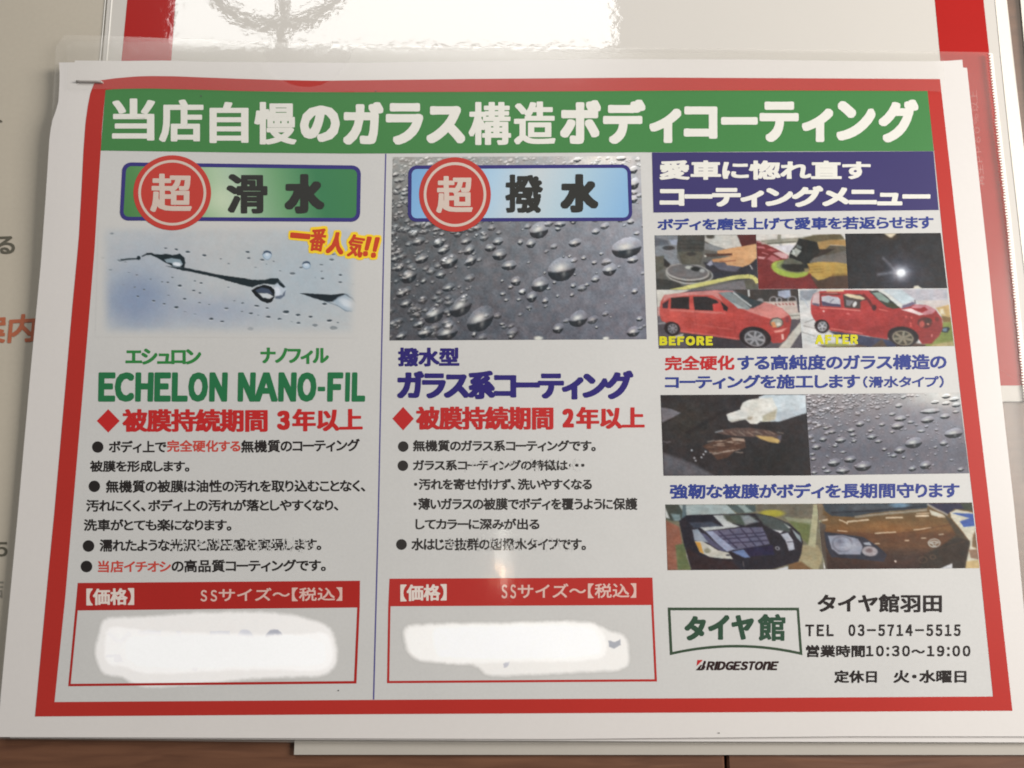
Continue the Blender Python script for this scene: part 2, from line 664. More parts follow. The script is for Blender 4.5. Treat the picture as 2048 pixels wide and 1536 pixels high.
WOOD = wood_mat()
table = root('wooden_table', (0, 0, 0), 'brown wooden table top of wide planks under all the papers', 'table')
seam_x = float(at(1452, 1522, 0.0, False)[0])
for k in range(-3, 3):
    a = seam_x + k * 0.30
    V, Fc = box_verts(a + 0.0004, a + 0.2996, -0.45, 0.55, -0.025, 0.0)
    mesh_obj('plank', V, Fc, WOOD, table)

# ================================================================== SHEETS UNDER THE FLYER
beige = mat('beige_paper', (0.40, 0.365, 0.30), rough=0.45, coat=0.4, coat_rough=0.2, grain=0.04, scale=700)
ls = root('information_sheet', (-0.17, 0.0, 0.0006), 'beige information sheet at the left edge, brown and black writing cut by the flyer', 'paper')
surf('paper', quad_grid([(-420, -200), (300, -200), (230, 1400), (-420, 1400)], 6, 6), 0.0006, beige, ls, False, skirt=0.0003)
film_edge = mat('film_edge', (0.85, 0.83, 0.78), rough=0.3, coat=1.0)
strip('laminate_edge', [(214, -200), (210, 0), (204, 72), (196, 150)], [(216, -200), (212, 0), (206, 72), (198, 150)], 0.0009, film_edge, ls, 8, 2, False)
grey_ink = mat('grey_ink', (0.085, 0.08, 0.06), grain=0.08)
brown_ink = mat('brown_ink', (0.34, 0.10, 0.05), grain=0.08)
put_text('lettering', [('る', (-9, 472, 30, 508)), ('、', (-6, 238, 5, 245))], 0.00075, grey_ink, ls, 1.0, flyer=False)
put_text('lettering', [('案内', [(-46, 634), (72, 628), (66, 682), (-50, 688)])], 0.00075, brown_ink, ls, 1.6, flyer=False)
put_text('lettering', [('5', (-8, 1084, 15, 1113))], 0.00075, grey_ink, ls, 0.8, flyer=False)
put_text('lettering', [('店', (-22, 1158, 7, 1196))], 0.00075, mat('faint_ink', (0.2, 0.19, 0.16)), ls, 0.4, flyer=False)

# laminated card with the red border
cardwhite = mat('laminated_white', (0.50, 0.485, 0.455), rough=0.4, spec=0.2, coat=1.0, coat_rough=0.016, grain=0.01, scale=600, coat_bump=0.000014, cb_scale=330)
cardred = mat('laminated_red', (0.33, 0.010, 0.008), rough=0.4, spec=0.1, coat=1.0, coat_rough=0.035, grain=0.03, scale=600, coat_bump=0.000014, cb_scale=330)
ck = root('laminated_card', (0.0, 0.08, 0.0016), 'large glossy laminated white card with red border, lamp reflected in it, under the flyer', 'card')
surf('card_sheet', quad_grid([(236, -260), (1984, -260), (2106, 803), (150, 803)], 10, 12), 0.0013, cardwhite, ck, False, skirt=0.0004)
strip('red_stripe', [(278, -260), (254.5, 0), (243, 120), (182, 771)], [(372, -260), (351, 0), (343, 118), (290, 690)], 0.00135, cardred, ck, 20, 3, False)
strip('red_stripe', [(1845, -260), (1869.6, 0), (1881, 122), (1930, 690)], [(1940, -260), (1967, 0), (1978.5, 105), (2048, 771)], 0.00135, cardred, ck, 20, 3, False)
strip('red_stripe', [(290.6, 690.2), (1929.4, 690.2)], [(182, 771), (2048, 771)], 0.00135, cardred, ck, 20, 3, False)
lam = mat('laminate_margin', (0.74, 0.71, 0.64), rough=0.25, coat=1.0, coat_rough=0.05, coat_bump=0.00002)
strip('laminate_edge', [(1967, -260), (1990, 0), (2004, 140), (2020, 290), (2060, 640)], [(1984, -260), (2013, 0), (2024, 110), (2047, 290), (2095, 700)], 0.00142, lam, ck, 20, 2, False)
strip('laminate_edge', [(242, -260), (222.5, 0), (215, 90), (205, 200)], [(245, -260), (225.5, 0), (218, 90), (208, 200)], 0.00142, film_edge, ck, 20, 2, False)

# plastic sleeve edge and pale paper at the right margin
slv = film_mat('frosted_sleeve_film', 0.16, (0.42, 0.38, 0.33), 0.04, 0.35)
o = surf('plastic_sleeve', quad_grid([(1990, -260), (2044, -260), (2400, 1420), (1880, 1420)], 6, 6), 0.0008, slv, None, False)
tag(o, 'frosted plastic sleeve lying on the wood beside the card, upper right edge', 'plastic sleeve')
pale = mat('pale_paper', (0.62, 0.59, 0.53), grain=0.02)
o = surf('paper_sheet', quad_grid([(2018, -260), (2300, -260), (2300, 420), (2078, 420)], 6, 6), 0.0011, pale, None, False, skirt=0.0003)
tag(o, 'pale sheet of paper just showing in the top right corner beyond the sleeve', 'paper')

# white sheet sticking out below
und = mat('under_paper', (0.36, 0.34, 0.305), grain=0.03)  # white sheet's base colour darkened to hold the shade and film over it
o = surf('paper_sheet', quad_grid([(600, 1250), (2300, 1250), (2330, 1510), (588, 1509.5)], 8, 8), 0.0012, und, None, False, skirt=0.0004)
tag(o, 'plain white sheet sticking out below the flyer, its left corner showing on the wood', 'paper')

# sheets tucked behind the flyer
sheetw = mat('sheet_paper', (0.54, 0.525, 0.512), rough=0.6, grain=0.02, scale=700, **dict(coat=0.6, coat_rough=0.18))
o = surf('paper_sheet', coons([(150, 121), (700, 126), (1200, 118), (1500, 119), (1700, 122), (1883, 122.5), (1924.5, 119.5)], [(1924.5, 119.5), (2068, 1485)],
                        [(20, 1476), (590, 1480), (1300, 1484), (2068, 1487)], [(150, 121), (20, 1476)], 40, 60), -0.0007, sheetw, None, True, skirt=0.0002)
tag(o, 'plain white backing sheet peeping out behind the top right corner of the flyer', 'paper')

# ================================================================== FLYER
fl = root('flyer', (0, 0, 0.003), 'white flyer with red frame, green title band, printed photos and three columns of text', 'flyer')
top_e = [(118, 125), (180, 124), (250, 122), (330, 121), (430, 124), (530, 126.5), (700, 127), (1000, 124), (1300, 122), (1600, 126), (1800, 131), (1934, 135.5)]
left_e = [(118, 125), (119.5, 150), (118.5, 178), (116, 212), (109, 228), (103, 246), (99, 275), (95.5, 330), (91, 400), (82, 525), (60, 755), (36, 1025), (8, 1320), (-6, 1474)]
right_e = [(1934, 135.5), (1955, 330), (1976, 520), (2001, 770), (2028, 1010), (2056, 1300), (2072, 1473)]
bot_e = [(-6, 1474), (300, 1474), (590, 1474.5), (1100, 1474.5), (1300, 1472), (1700, 1467), (2072, 1466)]
P = coons(top_e, right_e, bot_e, left_e, 70, 90)
surf('paper', P, 0.0, sheetw, fl, True, skirt=0.0002)
printed = mat('printed_ground', PANEL, grain=0.045, scale=1300, **INK_COAT)

o_top = [(190, 163), (199, 161), (230, 156.5), (270, 153), (300, 152), (350, 152.5), (400, 154.5), (480, 157.5), (560, 160), (640, 161.5), (720, 160.5), (930, 158), (1300, 155), (1500, 156), (1700, 157), (1880, 158)]
i_top = [(211, 180), (225, 178.5), (250, 177.5), (300, 177), (400, 179.5), (480, 182), (600, 184), (700, 184.5), (1000, 183.5), (1380, 181), (1600, 181), (1855, 182)]
o_left = [(190, 163), (181, 185), (176, 210), (171, 245), (167, 300), (163.5, 370), (158, 470), (155.5, 500), (145, 610), (132, 760), (108.7, 1025), (95, 1165), (70, 1433)]
i_left = [(211, 180), (208, 210), (204, 255), (201.5, 300), (195, 400), (189, 500), (168, 755), (145, 1025), (130, 1200), (109, 1404)]
o_right = [(1880, 158), (1899, 325), (1918.5, 500), (1948, 750), (1979.6, 1015), (2003, 1225), (2025, 1421.5)]
i_right = [(1855, 182), (1869, 310), (1888, 500), (1917, 755), (1948.5, 1025), (1967, 1205), (1986, 1393)]
o_bot = [(70, 1433), (700, 1428.6), (1380, 1425), (2025, 1421.5)]
i_bot = [(109, 1404), (700, 1400), (1380, 1396.5), (1986, 1393)]
L1, L2, L3, L4, L5, L6 = 0.000035, 0.000070, 0.000105, 0.000140, 0.000175, 0.000210
surf('printed_panel', coons(i_top, i_right, i_bot, i_left, 60, 80), L1, printed, fl, True)
redm = ink('red_frame_ink', (165, 42, 34), 'l')
fr = [strip('red_frame', o_top, i_top, L2, redm, fl, 120, 3),
      strip('red_frame', o_left, i_left, L2, redm, fl, 100, 3),
      strip('red_frame', o_right, i_right, L2, redm, fl, 80, 3),
      strip('red_frame', o_bot, i_bot, L2, redm, fl, 80, 3)]

# title band
green = ink('green_band_ink', (62, 118, 62), 'l')
tb = strip('title_band', i_top, [(201.5, 301), (340, 303), (480, 305), (700, 307), (1000, 306), (1380, 304), (1600, 302.5), (1867.5, 302)], L3, green, fl, 90, 6)
white_l = mat('white_lettering', (0.60, 0.60, 0.56), grain=0.03, **INK_COAT)
heads = [('当', 224, 197, 310, 281), ('店', 318, 199, 407, 284), ('自', 419, 204, 497, 286), ('慢', 508.5, 204, 593, 289),
         ('の', 600, 211, 679.5, 284), ('ガ', 686, 204, 767, 289.5), ('ラ', 771.6, 206, 846.5, 289.5), ('ス', 852.6, 212, 930.5, 287),
         ('構', 937, 204, 1022, 290), ('造', 1028, 203, 1111, 289), ('ボ', 1120, 200, 1202, 288), ('デ', 1206, 199, 1291, 288),
         ('ィ', 1298.6, 217, 1363, 286), ('コ', 1367.5, 212.6, 1435, 277.5), ('ー', 1442, 234, 1515.5, 249.5), ('テ', 1519, 203, 1597.5, 284),
         ('ィ', 1603.6, 217, 1666.5, 284), ('ン', 1672.7, 202, 1751, 281), ('グ', 1757, 199, 1837, 285)]
for ch, x0, y0, x1, y1 in heads:
    kj = not is_kana(ch)
    put_text('title_character', [(ch, (x0, y0, x1, y1))], L4, white_l, tb, 3.3 if kj else 5.0, 2.0 if kj else (4.6 if ch != 'ー' else 5.0))

# navy header
navy = ink('navy_ink', (56, 50, 97), 'c')
nv = surf('header_panel', quad_grid([(1304, 305), (1867, 302.5), (1877.5, 420), (1307, 425)], 8, 24), L3, navy, fl)
put_text('header_text', [('愛車に惚れ直す', [(1321, 322), (1739, 323), (1739, 358), (1321, 358)], dict(kk=0.5)),
                    ], L4, white_l, nv, 2.3, 1.5)
put_text('header_text', [('コーティングメニュー', [(1322, 374), (1858, 374), (1858, 412), (1322, 412)], dict(kk=0.35))], L4, white_l, nv, 2.8, 2.4)
blue = ink('blue_ink', (52, 66, 138), 'r')
redi = ink('red_ink', (200, 45, 45), 'r')
put_text('text_line', [('ボディを磨き上げて愛車を若返らせます', [(1316, 438), (1866, 432), (1866, 457), (1316, 460)], dict(kk=0.4))], L2, blue, fl, 1.15, 0.9)
put_text('text_line', [('完全硬化', [(1331, 713), (1468, 711), (1468, 739), (1331, 740)])], L2, redi, fl, 1.3, 1.0)
put_text('text_line', [('する高純度のガラス構造の', [(1476, 711), (1892, 709), (1892, 738), (1476, 739.5)], dict(kk=0.5))], L2, blue, fl, 1.3, 1.0)
put_text('text_line', [('コーティングを施工します', [(1331, 751), (1719, 749), (1719, 776), (1331, 777)], dict(kk=0.4))], L2, blue, fl, 1.3, 1.0)
put_text('text_line', [('(滑水タイプ)', [(1727, 753), (1887, 752), (1887, 774.5), (1727, 775)], dict(kk=0.4))], L2, blue, fl, 0.8)
put_text('text_line', [('強靭な被膜がボディを長期間守ります', [(1341, 969), (1918, 966), (1918, 995), (1341, 997)], dict(kk=0.4))], L2, blue, fl, 1.3, 1.0)

# divider
strip('divider_line', [(770.2, 307.5), (766, 500), (755.5, 1025), (745.7, 1399)], [(772.8, 307.5), (768.6, 500), (758.2, 1025), (748.6, 1399)], L2, ink('divider_ink', (82, 78, 130), 'c'), fl, 60, 2)

# ---- badges
def badge(q, thick, fills, cx, cy, rx, ry, rings, chou, words, ref, base):
    TL, TR, BR, BL = [np.array(p, float) for p in q]
    qi = [TL + (thick, thick), TR + (-thick, thick), BR + (-thick, -thick), BL + (thick, -thick)]
    pc = Pic([a_ + np.array(o_) for a_, o_ in zip(qi, [(-2, -2), (2, -2), (2, 2), (-2, 2)])], 2.0, (0, 0, 1), warp=0)
    fills(pc, qi)
    g = pc.make('badge', base, ref, fl, flat=True)
    A = round_rect_pts(q, 16, 8); Bq = round_rect_pts(qi, 10, 8)
    A = resample(np.vstack([A, A[:1]]), 300); Bq = resample(np.vstack([Bq, Bq[:1]]), 300)
    # match the inner line to the outer one point by point
    Bq = Bq[[int(np.argmin(np.hypot(*(Bq[:-1] - a_).T))) for a_ in A]]
    P = np.stack([A, Bq], 1)
    V = at(P[..., 0], P[..., 1], base + 0.00003).reshape(-1, 3)
    Fc = grid_faces(len(A), 2)
    aa, bb, cc = V[Fc[5][0]], V[Fc[5][1]], V[Fc[5][2]]
    if np.cross(bb - aa, cc - aa)[2] < 0:
        Fc = Fc[:, ::-1]
    mesh_obj('badge_rim', V, Fc.tolist(), ink('badge_frame_ink_' + ref, (52, 48, 108), ref), g)
    red = ink('badge_red_ink_' + ref, (178, 58, 48), ref)
    disc('badge_disc', cx, cy, rx, ry, base + 0.00006, red, g, rings=8)
    pinkm = mat('badge_ring_ink', (0.50, 0.42, 0.37), grain=0.03, **INK_COAT)
    disc('badge_ring', cx, cy, rings[0], rings[1], base + 0.00009, pinkm, g, inner=rings[2], rings=2)
    put_text('badge_character', [('超', chou)], base + 0.00009, pinkm, g, 2.6, 1.9)
    blackm = ink('badge_black_ink_' + ref, (46, 46, 42), ref)
    for ch, box, d in words:
        put_text('badge_character', [(ch, box)], base + 0.00006, blackm, g, d, 2.3 if d < 4 else 4.0)


def fill_green(p, q):
    xs = [245, 300, 440, 470, 560, 640, 720]
    cs = [(72, 122, 68), (86, 134, 80), (160, 182, 148), (158, 180, 152), (104, 148, 104), (58, 116, 76), (60, 118, 72)]
    for k in range(3):
        p.C[..., k] = np.interp(p.X - (p.Y - 380) * 0.25, xs, [c[k] for c in cs])
    p.glow(440, 400, 45, 30, (200, 205, 175), 0.5)


def fill_blue(p, q):
    xs = [820, 860, 980, 1060, 1150, 1265]
    cs = [(118, 162, 200), (130, 172, 205), (165, 192, 208), (188, 196, 196), (165, 190, 200), (128, 168, 200)]
    for k in range(3):
        p.C[..., k] = np.interp(p.X + (p.Y - 385) * 0.35, xs, [c[k] for c in cs])


badge([(245, 324.5), (722, 331), (720, 443.5), (239, 441)], 7.5, fill_green, 344.5, 385.5, 77.7, 75, (68, 65.6, 0.922),
      [(304, 349), (382, 350), (381, 422), (303, 422)], [('滑', (453, 348, 535, 427), 3.6), ('水', (569, 348, 649, 427), 5.2)], 'l', L3)

# ================================================================== PRINTED PHOTOGRAPHS
rnd = random.Random(7)
# -- left: streaming water
p = Pic([(197, 446), (716, 448), (716, 676), (190, 674)], 1.5, (190, 440, 6.144))
p.fill((180, 181, 176))
g = p
g.glow(620, 600, 700, 520, (160, 167, 172), 0.9)
g.glow(520, 1000, 430, 340, (126, 140, 160), 1.0, 2.6)
g.glow(1450, 1120, 800, 200, (146, 155, 168), 0.8)
g.glow(2600, 700, 800, 560, (160, 171, 175), 0.9)
DK = (26, 38, 42)
p.line((320, 490), (520, 474), 22, (55, 65, 68), 2.2)
p.ell(537, 468, 26, 26, DK, soft=2)
p.poly([(575, 442), (640, 410), (690, 400), (730, 418), (800, 420), (860, 414), (950, 430), (1040, 412), (1100, 465), (1112, 525), (1095, 590), (950, 565), (830, 505), (740, 452), (690, 430), (630, 432), (580, 455)], DK, 2.0)
p.poly([(850, 485), (940, 465), (1050, 485), (1082, 540), (1045, 572), (965, 565), (950, 528), (880, 520)], (130, 146, 152), 2.6)
p.ell(1010, 540, 52, 24, (208, 212, 212), 10, 3)
p.poly([(620, 440), (700, 440), (720, 455), (640, 456)], (160, 168, 170), 2)
p.poly([(870, 568), (1100, 588), (1300, 622), (1500, 668), (1843, 718), (1843, 802), (1600, 738), (1300, 660), (1050, 612)], DK, 2.0)
for x, y, r in [(1137, 400, 28), (1340, 440, 26), (1548, 478, 12), (870, 350, 18), (1000, 365, 22), (820, 762, 14), (892, 772, 18), (950, 705, 14), (1042, 812, 28), (1225, 752, 14), (1303, 778, 20), (1213, 872, 18), (1290, 903, 18), (1100, 975, 24), (1285, 1018, 18), (523, 940, 18), (605, 857, 14), (490, 830, 12), (720, 995, 20), (850, 1030, 18), (1000, 1078, 28), (1612, 1088, 26), (1425, 1220, 28), (1562, 1252, 24), (685, 730, 12), (1400, 1040, 12), (1640, 825, 10), (410, 650, 14), (515, 680, 14), (190, 615, 20), (205, 175, 26), (90, 470, 28), (375, 520, 16), (300, 505, 30), (1230, 1160, 16), (1105, 1130, 14), (345, 800, 10), (905, 930, 10)]:
    fa = 0.45 if (x < 480 or y > 1120 and x < 1300) else 1.0
    p.bead(x, y, r, fa)
p.z = (450, 440, 6.144)
p.poly([(0, 680), (350, 738), (480, 735), (560, 712), (650, 712), (700, 760), (740, 812), (742, 835), (700, 830), (640, 782), (600, 792), (520, 788), (420, 800), (330, 828), (150, 778), (0, 738)], DK, 2.2)
p.ell(680, 860, 72, 105, (176, 186, 192), soft=4, a=0.9)
p.ell(640, 880, 40, 60, (205, 209, 212), soft=5, a=0.8)
p.poly([(610, 940), (700, 920), (745, 860), (735, 930), (680, 968), (615, 965)], (70, 80, 95), 3, 0.8)
p.poly([(640, 745), (700, 770), (742, 815), (720, 835), (670, 800)], DK, 2.5)
p.poly([(315, 866), (380, 815), (480, 785), (575, 802), (622, 860), (618, 950), (585, 1015), (520, 1032), (450, 1003), (370, 942)], (190, 196, 196), 3, 0.75)
p.poly([(322, 868), (382, 824), (480, 798), (568, 814), (612, 865), (608, 950), (578, 1008), (520, 1025), (452, 997), (374, 938)], (20, 25, 28), 1.8)
p.poly([(372, 865), (450, 832), (540, 850), (592, 922), (480, 902), (400, 900)], (62, 72, 88), 3)
p.poly([(410, 905), (520, 900), (600, 945), (545, 972), (470, 957)], (188, 192, 190), 3)
p.poly([(915, 898), (1100, 908), (1300, 918), (1450, 905), (1490, 915), (1410, 965), (1335, 1005), (1250, 1008), (1100, 962)], (26, 35, 40), 2.2)
p.poly([(1320, 1005), (1400, 945), (1500, 905), (1570, 930), (1615, 1020), (1622, 1090), (1560, 1128), (1480, 1118), (1380, 1055)], (158, 171, 178), 4, 0.95)
p.ell(1490, 1020, 90, 45, (196, 202, 203), 25, 7, 0.9)
p.path([(1250, 1005), (1380, 1055), (1480, 1115), (1560, 1125)], 12, (100, 115, 125), 3, 0.7)
p.path([(1480, 915), (1560, 960), (1618, 1025)], 18, (90, 100, 105), 3, 0.8)
p.path([(1500, 905), (1570, 920), (1615, 960)], 10, (150, 158, 160), 3, 0.8)


def bubble(x, y, r):
    p.ell(x, y, r, r, (170, 186, 196), soft=2.2)
    p.ell(x, y, r, r, (120, 138, 152), soft=2, ring=9, a=0.8)
    p.poly([(x - r, y - r * 0.1), (x - r * 0.7, y - r * 0.75), (x, y - r), (x + r * 0.7, y - r * 0.75), (x + r, y - r * 0.1), (x + r * 0.4, y - r * 0.4), (x - r * 0.4, y - r * 0.4)], (46, 60, 76), 2.6, 0.9)
    p.ell(x, y - r * 0.1, r * 0.35, r * 0.3, (205, 212, 214), soft=4, a=0.8)


bubble(517, 430, 57); bubble(1000, 552, 52)
for x, y, r, a in [(830, 660, 36, .7), (275, 400, 27, .9), (290, 475, 22, .9), (457, 495, 24, .9), (937, 585, 24, .7), (1185, 550, 22, .6), (1310, 490, 30, .7), (1330, 430, 26, .6), (218, 1025, 18, 1), (388, 1057, 27, 1), (520, 1087, 20, 1), (318, 1152, 25, 1), (530, 1195, 28, 1), (670, 1222, 26, .9), (748, 1137, 40, 1), (895, 1167, 30, 1), (1050, 1195, 24, 1), (1283, 1242, 32, 1), (1385, 1262, 15, .8), (903, 1270, 28, .9), (1105, 1300, 38, .5), (1335, 1335, 48, .5), (208, 1130, 16, .8), (405, 1168, 10, .8), (310, 1345, 40, .3), (1220, 1037, 30, 1), (1187, 635, 14, .9), (1198, 722, 22, .9), (1418, 682, 22, .9), (1415, 770, 24, .8), (675, 632, 13, .9), (597, 508, 13, .9), (505, 542, 9, .8), (375, 585, 16, .5), (45, 543, 13, .8), (1575, 790, 16, .4), (1107, 708, 10, .6), (818, 1255, 14, .3), (40, 825, 10, .8), (110, 998, 12, .8), (20, 1085, 20, 1)]:
    p.bead(x, y, r, a)
# fade to the paper at the rim of the picture
fx = sst(197, 225, p.X) * sst(716, 690, p.X); fy = sst(447, 470, p.Y) * sst(676, 650, p.Y)
p.nmask = 0.4 * fx * fy
p.C = p.C * (fx * fy)[..., None] + np.array([188, 186, 178]) * (1 - fx * fy)[..., None]
p.make('printed_photo', L2, 'l', fl, 'pale blue picture of water streaming off paint')

# -- centre: beads on dark paint
p = Pic([(785.5, 314), (1280.5, 312), (1293.5, 678.5), (779, 681)], 1.45, (770, 300, 7.314))
u = np.clip((p.X - 780) / 510, 0, 1); v = np.clip((p.Y - 313) / 367, 0, 1)
for k, (tl, tr, ml, mr_, bl, br) in enumerate([(150, 178, 88, 140, 72, 104), (149, 177, 90, 142, 74, 104), (142, 176, 90, 148, 78, 112)]):
    topc = tl * (1 - u) + tr * u; mid = ml * (1 - u) + mr_ * u; bot = bl * (1 - u) + br * u
    p.C[..., k] = np.where(v < 0.38, topc + (mid - topc) * v / 0.38, mid + (bot - mid) * (v - 0.38) / 0.62)
p.z = (0, 0, 1)
p.glow(1205, 318, 60, 26, (226, 222, 210), 0.95)
p.noise(14, 7, 3)
p.noise(3.0, 6, 4)
for i in range(2300):
    a_ = rnd.random() ** 1.15; b_ = rnd.random()
    x = 781 + 510 * a_; y = 315 + 364 * b_
    if y < 345 or x < 1010 - (y - 380) * 0.35 or rnd.random() < 0.12:
        r = (1.8 + 5.4 * rnd.random() ** 1.6) * (0.75 + 0.7 * b_)
        if y < 350: r *= 0.9
        if y > 470 and rnd.random() < 0.70: continue
        br = 0.55 if y < 345 else 1.0
        lt = 212 - 40 * b_
        p.drop(x, y, r * 1.25, r, 0.6, 0.8, (lt, lt - 2, lt - 8), (120, 118, 112) if y < 345 else (52, 54, 56), 0.9)
for zz, lst in [((770, 480, 7.314), [(370, 520, 110, 110), (545, 270, 95, 70), (250, 770, 80, 70), (320, 930, 90, 60), (940, 690, 90, 60), (830, 500, 80, 60), (960, 310, 120, 100), (1270, 290, 80, 90), (1240, 140, 80, 75), (1550, 110, 80, 60), (1690, 210, 105, 85), (1830, 370, 110, 75), (740, 1080, 140, 130), (1130, 960, 160, 150), (1420, 1150, 195, 180), (930, 1350, 155, 110), (610, 1350, 110, 80), (250, 1400, 80, 60), (530, 1220, 60, 70), (220, 400, 70, 60), (150, 270, 70, 50), (870, 140, 90, 70), (500, 20, 90, 60), (800, 40, 80, 70), (1660, 20, 80, 60), (1200, 20, 80, 50), (1920, 600, 70, 75), (1840, 690, 40, 35), (1730, 790, 45, 35), (1780, 880, 35, 30), (1960, 870, 40, 30), (2010, 750, 50, 45), (1720, 600, 28, 25), (940, 1090, 40, 40), (570, 600, 50, 40), (1310, 1370, 40, 50), (1720, 1230, 45, 30), (1850, 1410, 50, 40)]),
                ((1030, 480, 7.314), [(710, 420, 200, 180), (380, 650, 125, 110), (1660, 110, 215, 150), (1395, 430, 100, 95), (940, 1150, 130, 120), (640, 1290, 80, 75), (1740, 1340, 95, 80), (255, 830, 75, 80), (1185, 570, 60, 55), (120, 760, 55, 50), (450, 890, 50, 50), (860, 670, 45, 40), (1730, 290, 80, 55), (1010, 265, 40, 35), (1165, 330, 40, 35), (1270, 200, 35, 25), (890, 40, 90, 60), (240, 50, 70, 70), (80, 30, 40, 50), (1830, 1150, 45, 40), (1755, 750, 50, 45), (840, 800, 35, 35), (490, 710, 35, 25), (580, 620, 30, 28), (630, 820, 25, 25), (1200, 1275, 22, 30), (880, 510, 20, 18), (710, 240, 18, 18), (800, 235, 24, 20), (440, 480, 22, 24), (1060, 650, 40, 30), (1330, 935, 14, 14), (1410, 1130, 16, 16), (215, 1025, 16, 18)]),
                ((1030, 300, 7.314), [(370, 1170, 135, 120), (1190, 1195, 60, 45), (670, 1080, 80, 50), (635, 1150, 45, 40), (1700, 1050, 55, 40), (1790, 1220, 45, 30), (1750, 490, 75, 85), (1740, 720, 60, 60), (1740, 290, 60, 60), (920, 140, 60, 35), (860, 1065, 40, 25), (1560, 120, 70, 40)])]:
    p.z = zz
    for x, y, rx, ry in lst:
        sh = 0.75 if x < 1500 and zz[0] < 800 else 0.4
        p.drop(x, y, rx, ry, sh)
p.z = (1030, 480, 7.314)
p.ell(340, 1435, 60, 30, (200, 200, 188), soft=4); p.ell(1330, 1440, 40, 26, (205, 205, 195), soft=4)
p.make('printed_photo', L2, 'c', fl, 'grey picture of water beads on dark paint')
badge([(816.5, 331), (1261.5, 328.7), (1265, 442), (815.5, 443.5)], 7.0, fill_blue, 910, 389, 71.8, 74.5, (62.6, 64.6, 0.915),
      [(875, 354), (943, 354), (943, 424), (875, 424)], [('撥', (1011, 349, 1086, 426), 2.8), ('水', (1121, 348, 1197, 425), 5.0)], 'c', L3)

# -- right column, polishing pictures
p = Pic([(1309, 470.7), (1512, 469), (1517, 578.5), (1312.7, 579.5)], 1.3, (1300, 460, 9.309), warp=0.28)
p.blur, p.tone = 1, 0.12
p.fill((104, 101, 94))
p.poly([(80, 100), (520, 95), (500, 520), (560, 620), (380, 660), (250, 520), (90, 480)], (134, 136, 138), 3)
p.poly([(90, 130), (330, 200), (360, 280), (90, 300)], (98, 100, 105), 4)
p.ell(350, 335, 115, 42, (66, 64, 64), soft=2)
p.poly([(360, 180), (520, 180), (500, 280), (400, 270)], (162, 166, 178), 3)
p.poly([(100, 500), (260, 470), (280, 700), (110, 800)], (92, 88, 76), 4)
p.poly([(260, 520), (380, 640), (330, 720), (260, 660)], (50, 48, 46), 3)
p.poly([(110, 900), (500, 950), (700, 1110), (120, 1110)], (62, 60, 55), 4)
p.poly([(1015, 95), (1620, 88), (1712, 305), (1400, 355), (1200, 300), (1010, 200)], (205, 200, 188), 2)
p.ell(1120, 120, 80, 45, (80, 76, 66), soft=3)
p.poly([(1010, 230), (1200, 290), (1400, 350), (1250, 400), (1010, 360)], (135, 136, 134), 3)
p.poly([(1620, 85), (1970, 80), (1985, 270), (1710, 305)], (92, 44, 42), 2)
p.poly([(1000, 600), (1500, 620), (1990, 540), (2010, 900), (1150, 980)], (52, 50, 56), 4)
p.poly([(1050, 560), (1700, 680), (1600, 780), (1300, 740)], (98, 97, 108), 4)
p.ell(735, 830, 440, 180, (178, 173, 164), 4); p.ell(735, 822, 415, 160, (84, 80, 74), 4)
p.ell(700, 785, 405, 158, (188, 183, 174), 4); p.ell(700, 775, 380, 138, (106, 102, 100), 4, 2)
p.glow(700, 840, 260, 60, (140, 134, 132), 0.6)
p.poly([(520, 95), (1020, 95), (1012, 350), (940, 640), (600, 640), (500, 350)], (74, 72, 67), 2)
p.poly([(520, 400), (1000, 400), (930, 640), (610, 640)], (94, 90, 78), 4)
p.ell(770, 450, 90, 38, (62, 58, 54), soft=3)
for yy in (200, 270, 340): p.line((540, yy), (1000, yy), 14, (60, 58, 54), 2)
p.ell(730, 695, 72, 32, (178, 175, 164), soft=2); p.ell(850, 725, 95, 40, (36, 36, 34), 8, 2.5)
p.ell(970, 760, 50, 34, (160, 156, 150), soft=3)
p.line((1030, 475), (1250, 470), 60, (80, 66, 58), 2.5)
p.poly([(1255, 385), (1500, 340), (1980, 255), (1990, 520), (1850, 645), (1720, 692), (1430, 650), (1400, 600), (1180, 595), (1150, 550), (1500, 490), (1250, 450)], (206, 152, 106), 2, 1, (222, 172, 122), ((1300, 500), (1900, 350)))
p.line((1250, 462), (1530, 452), 42, (88, 55, 44), 2); p.line((1290, 590), (1600, 570), 22, (160, 105, 76), 2)
p.ell(1030, 487, 22, 18, (215, 210, 195), soft=2)
p.poly([(1050, 640), (1150, 560), (1170, 640), (1120, 670)], (168, 166, 178), 3)
p.line((1860, 650), (1905, 730), 22, (200, 192, 184), 2)
p.poly([(900, 1100), (1600, 960), (1980, 920), (2010, 1110)], (122, 116, 116), 4)
p.poly([(1750, 940), (1950, 900), (2010, 1110), (1800, 1110)], (92, 90, 78), 4)
p.path([(380, 1140), (700, 1070), (1000, 1005), (1300, 935), (1600, 880), (1850, 862), (1930, 885), (1990, 950), (2000, 990)], 74, (206, 198, 122), 2)
p.make('printed_photo', L2, 'r', fl, 'picture of a hand sanding with a disc tool')

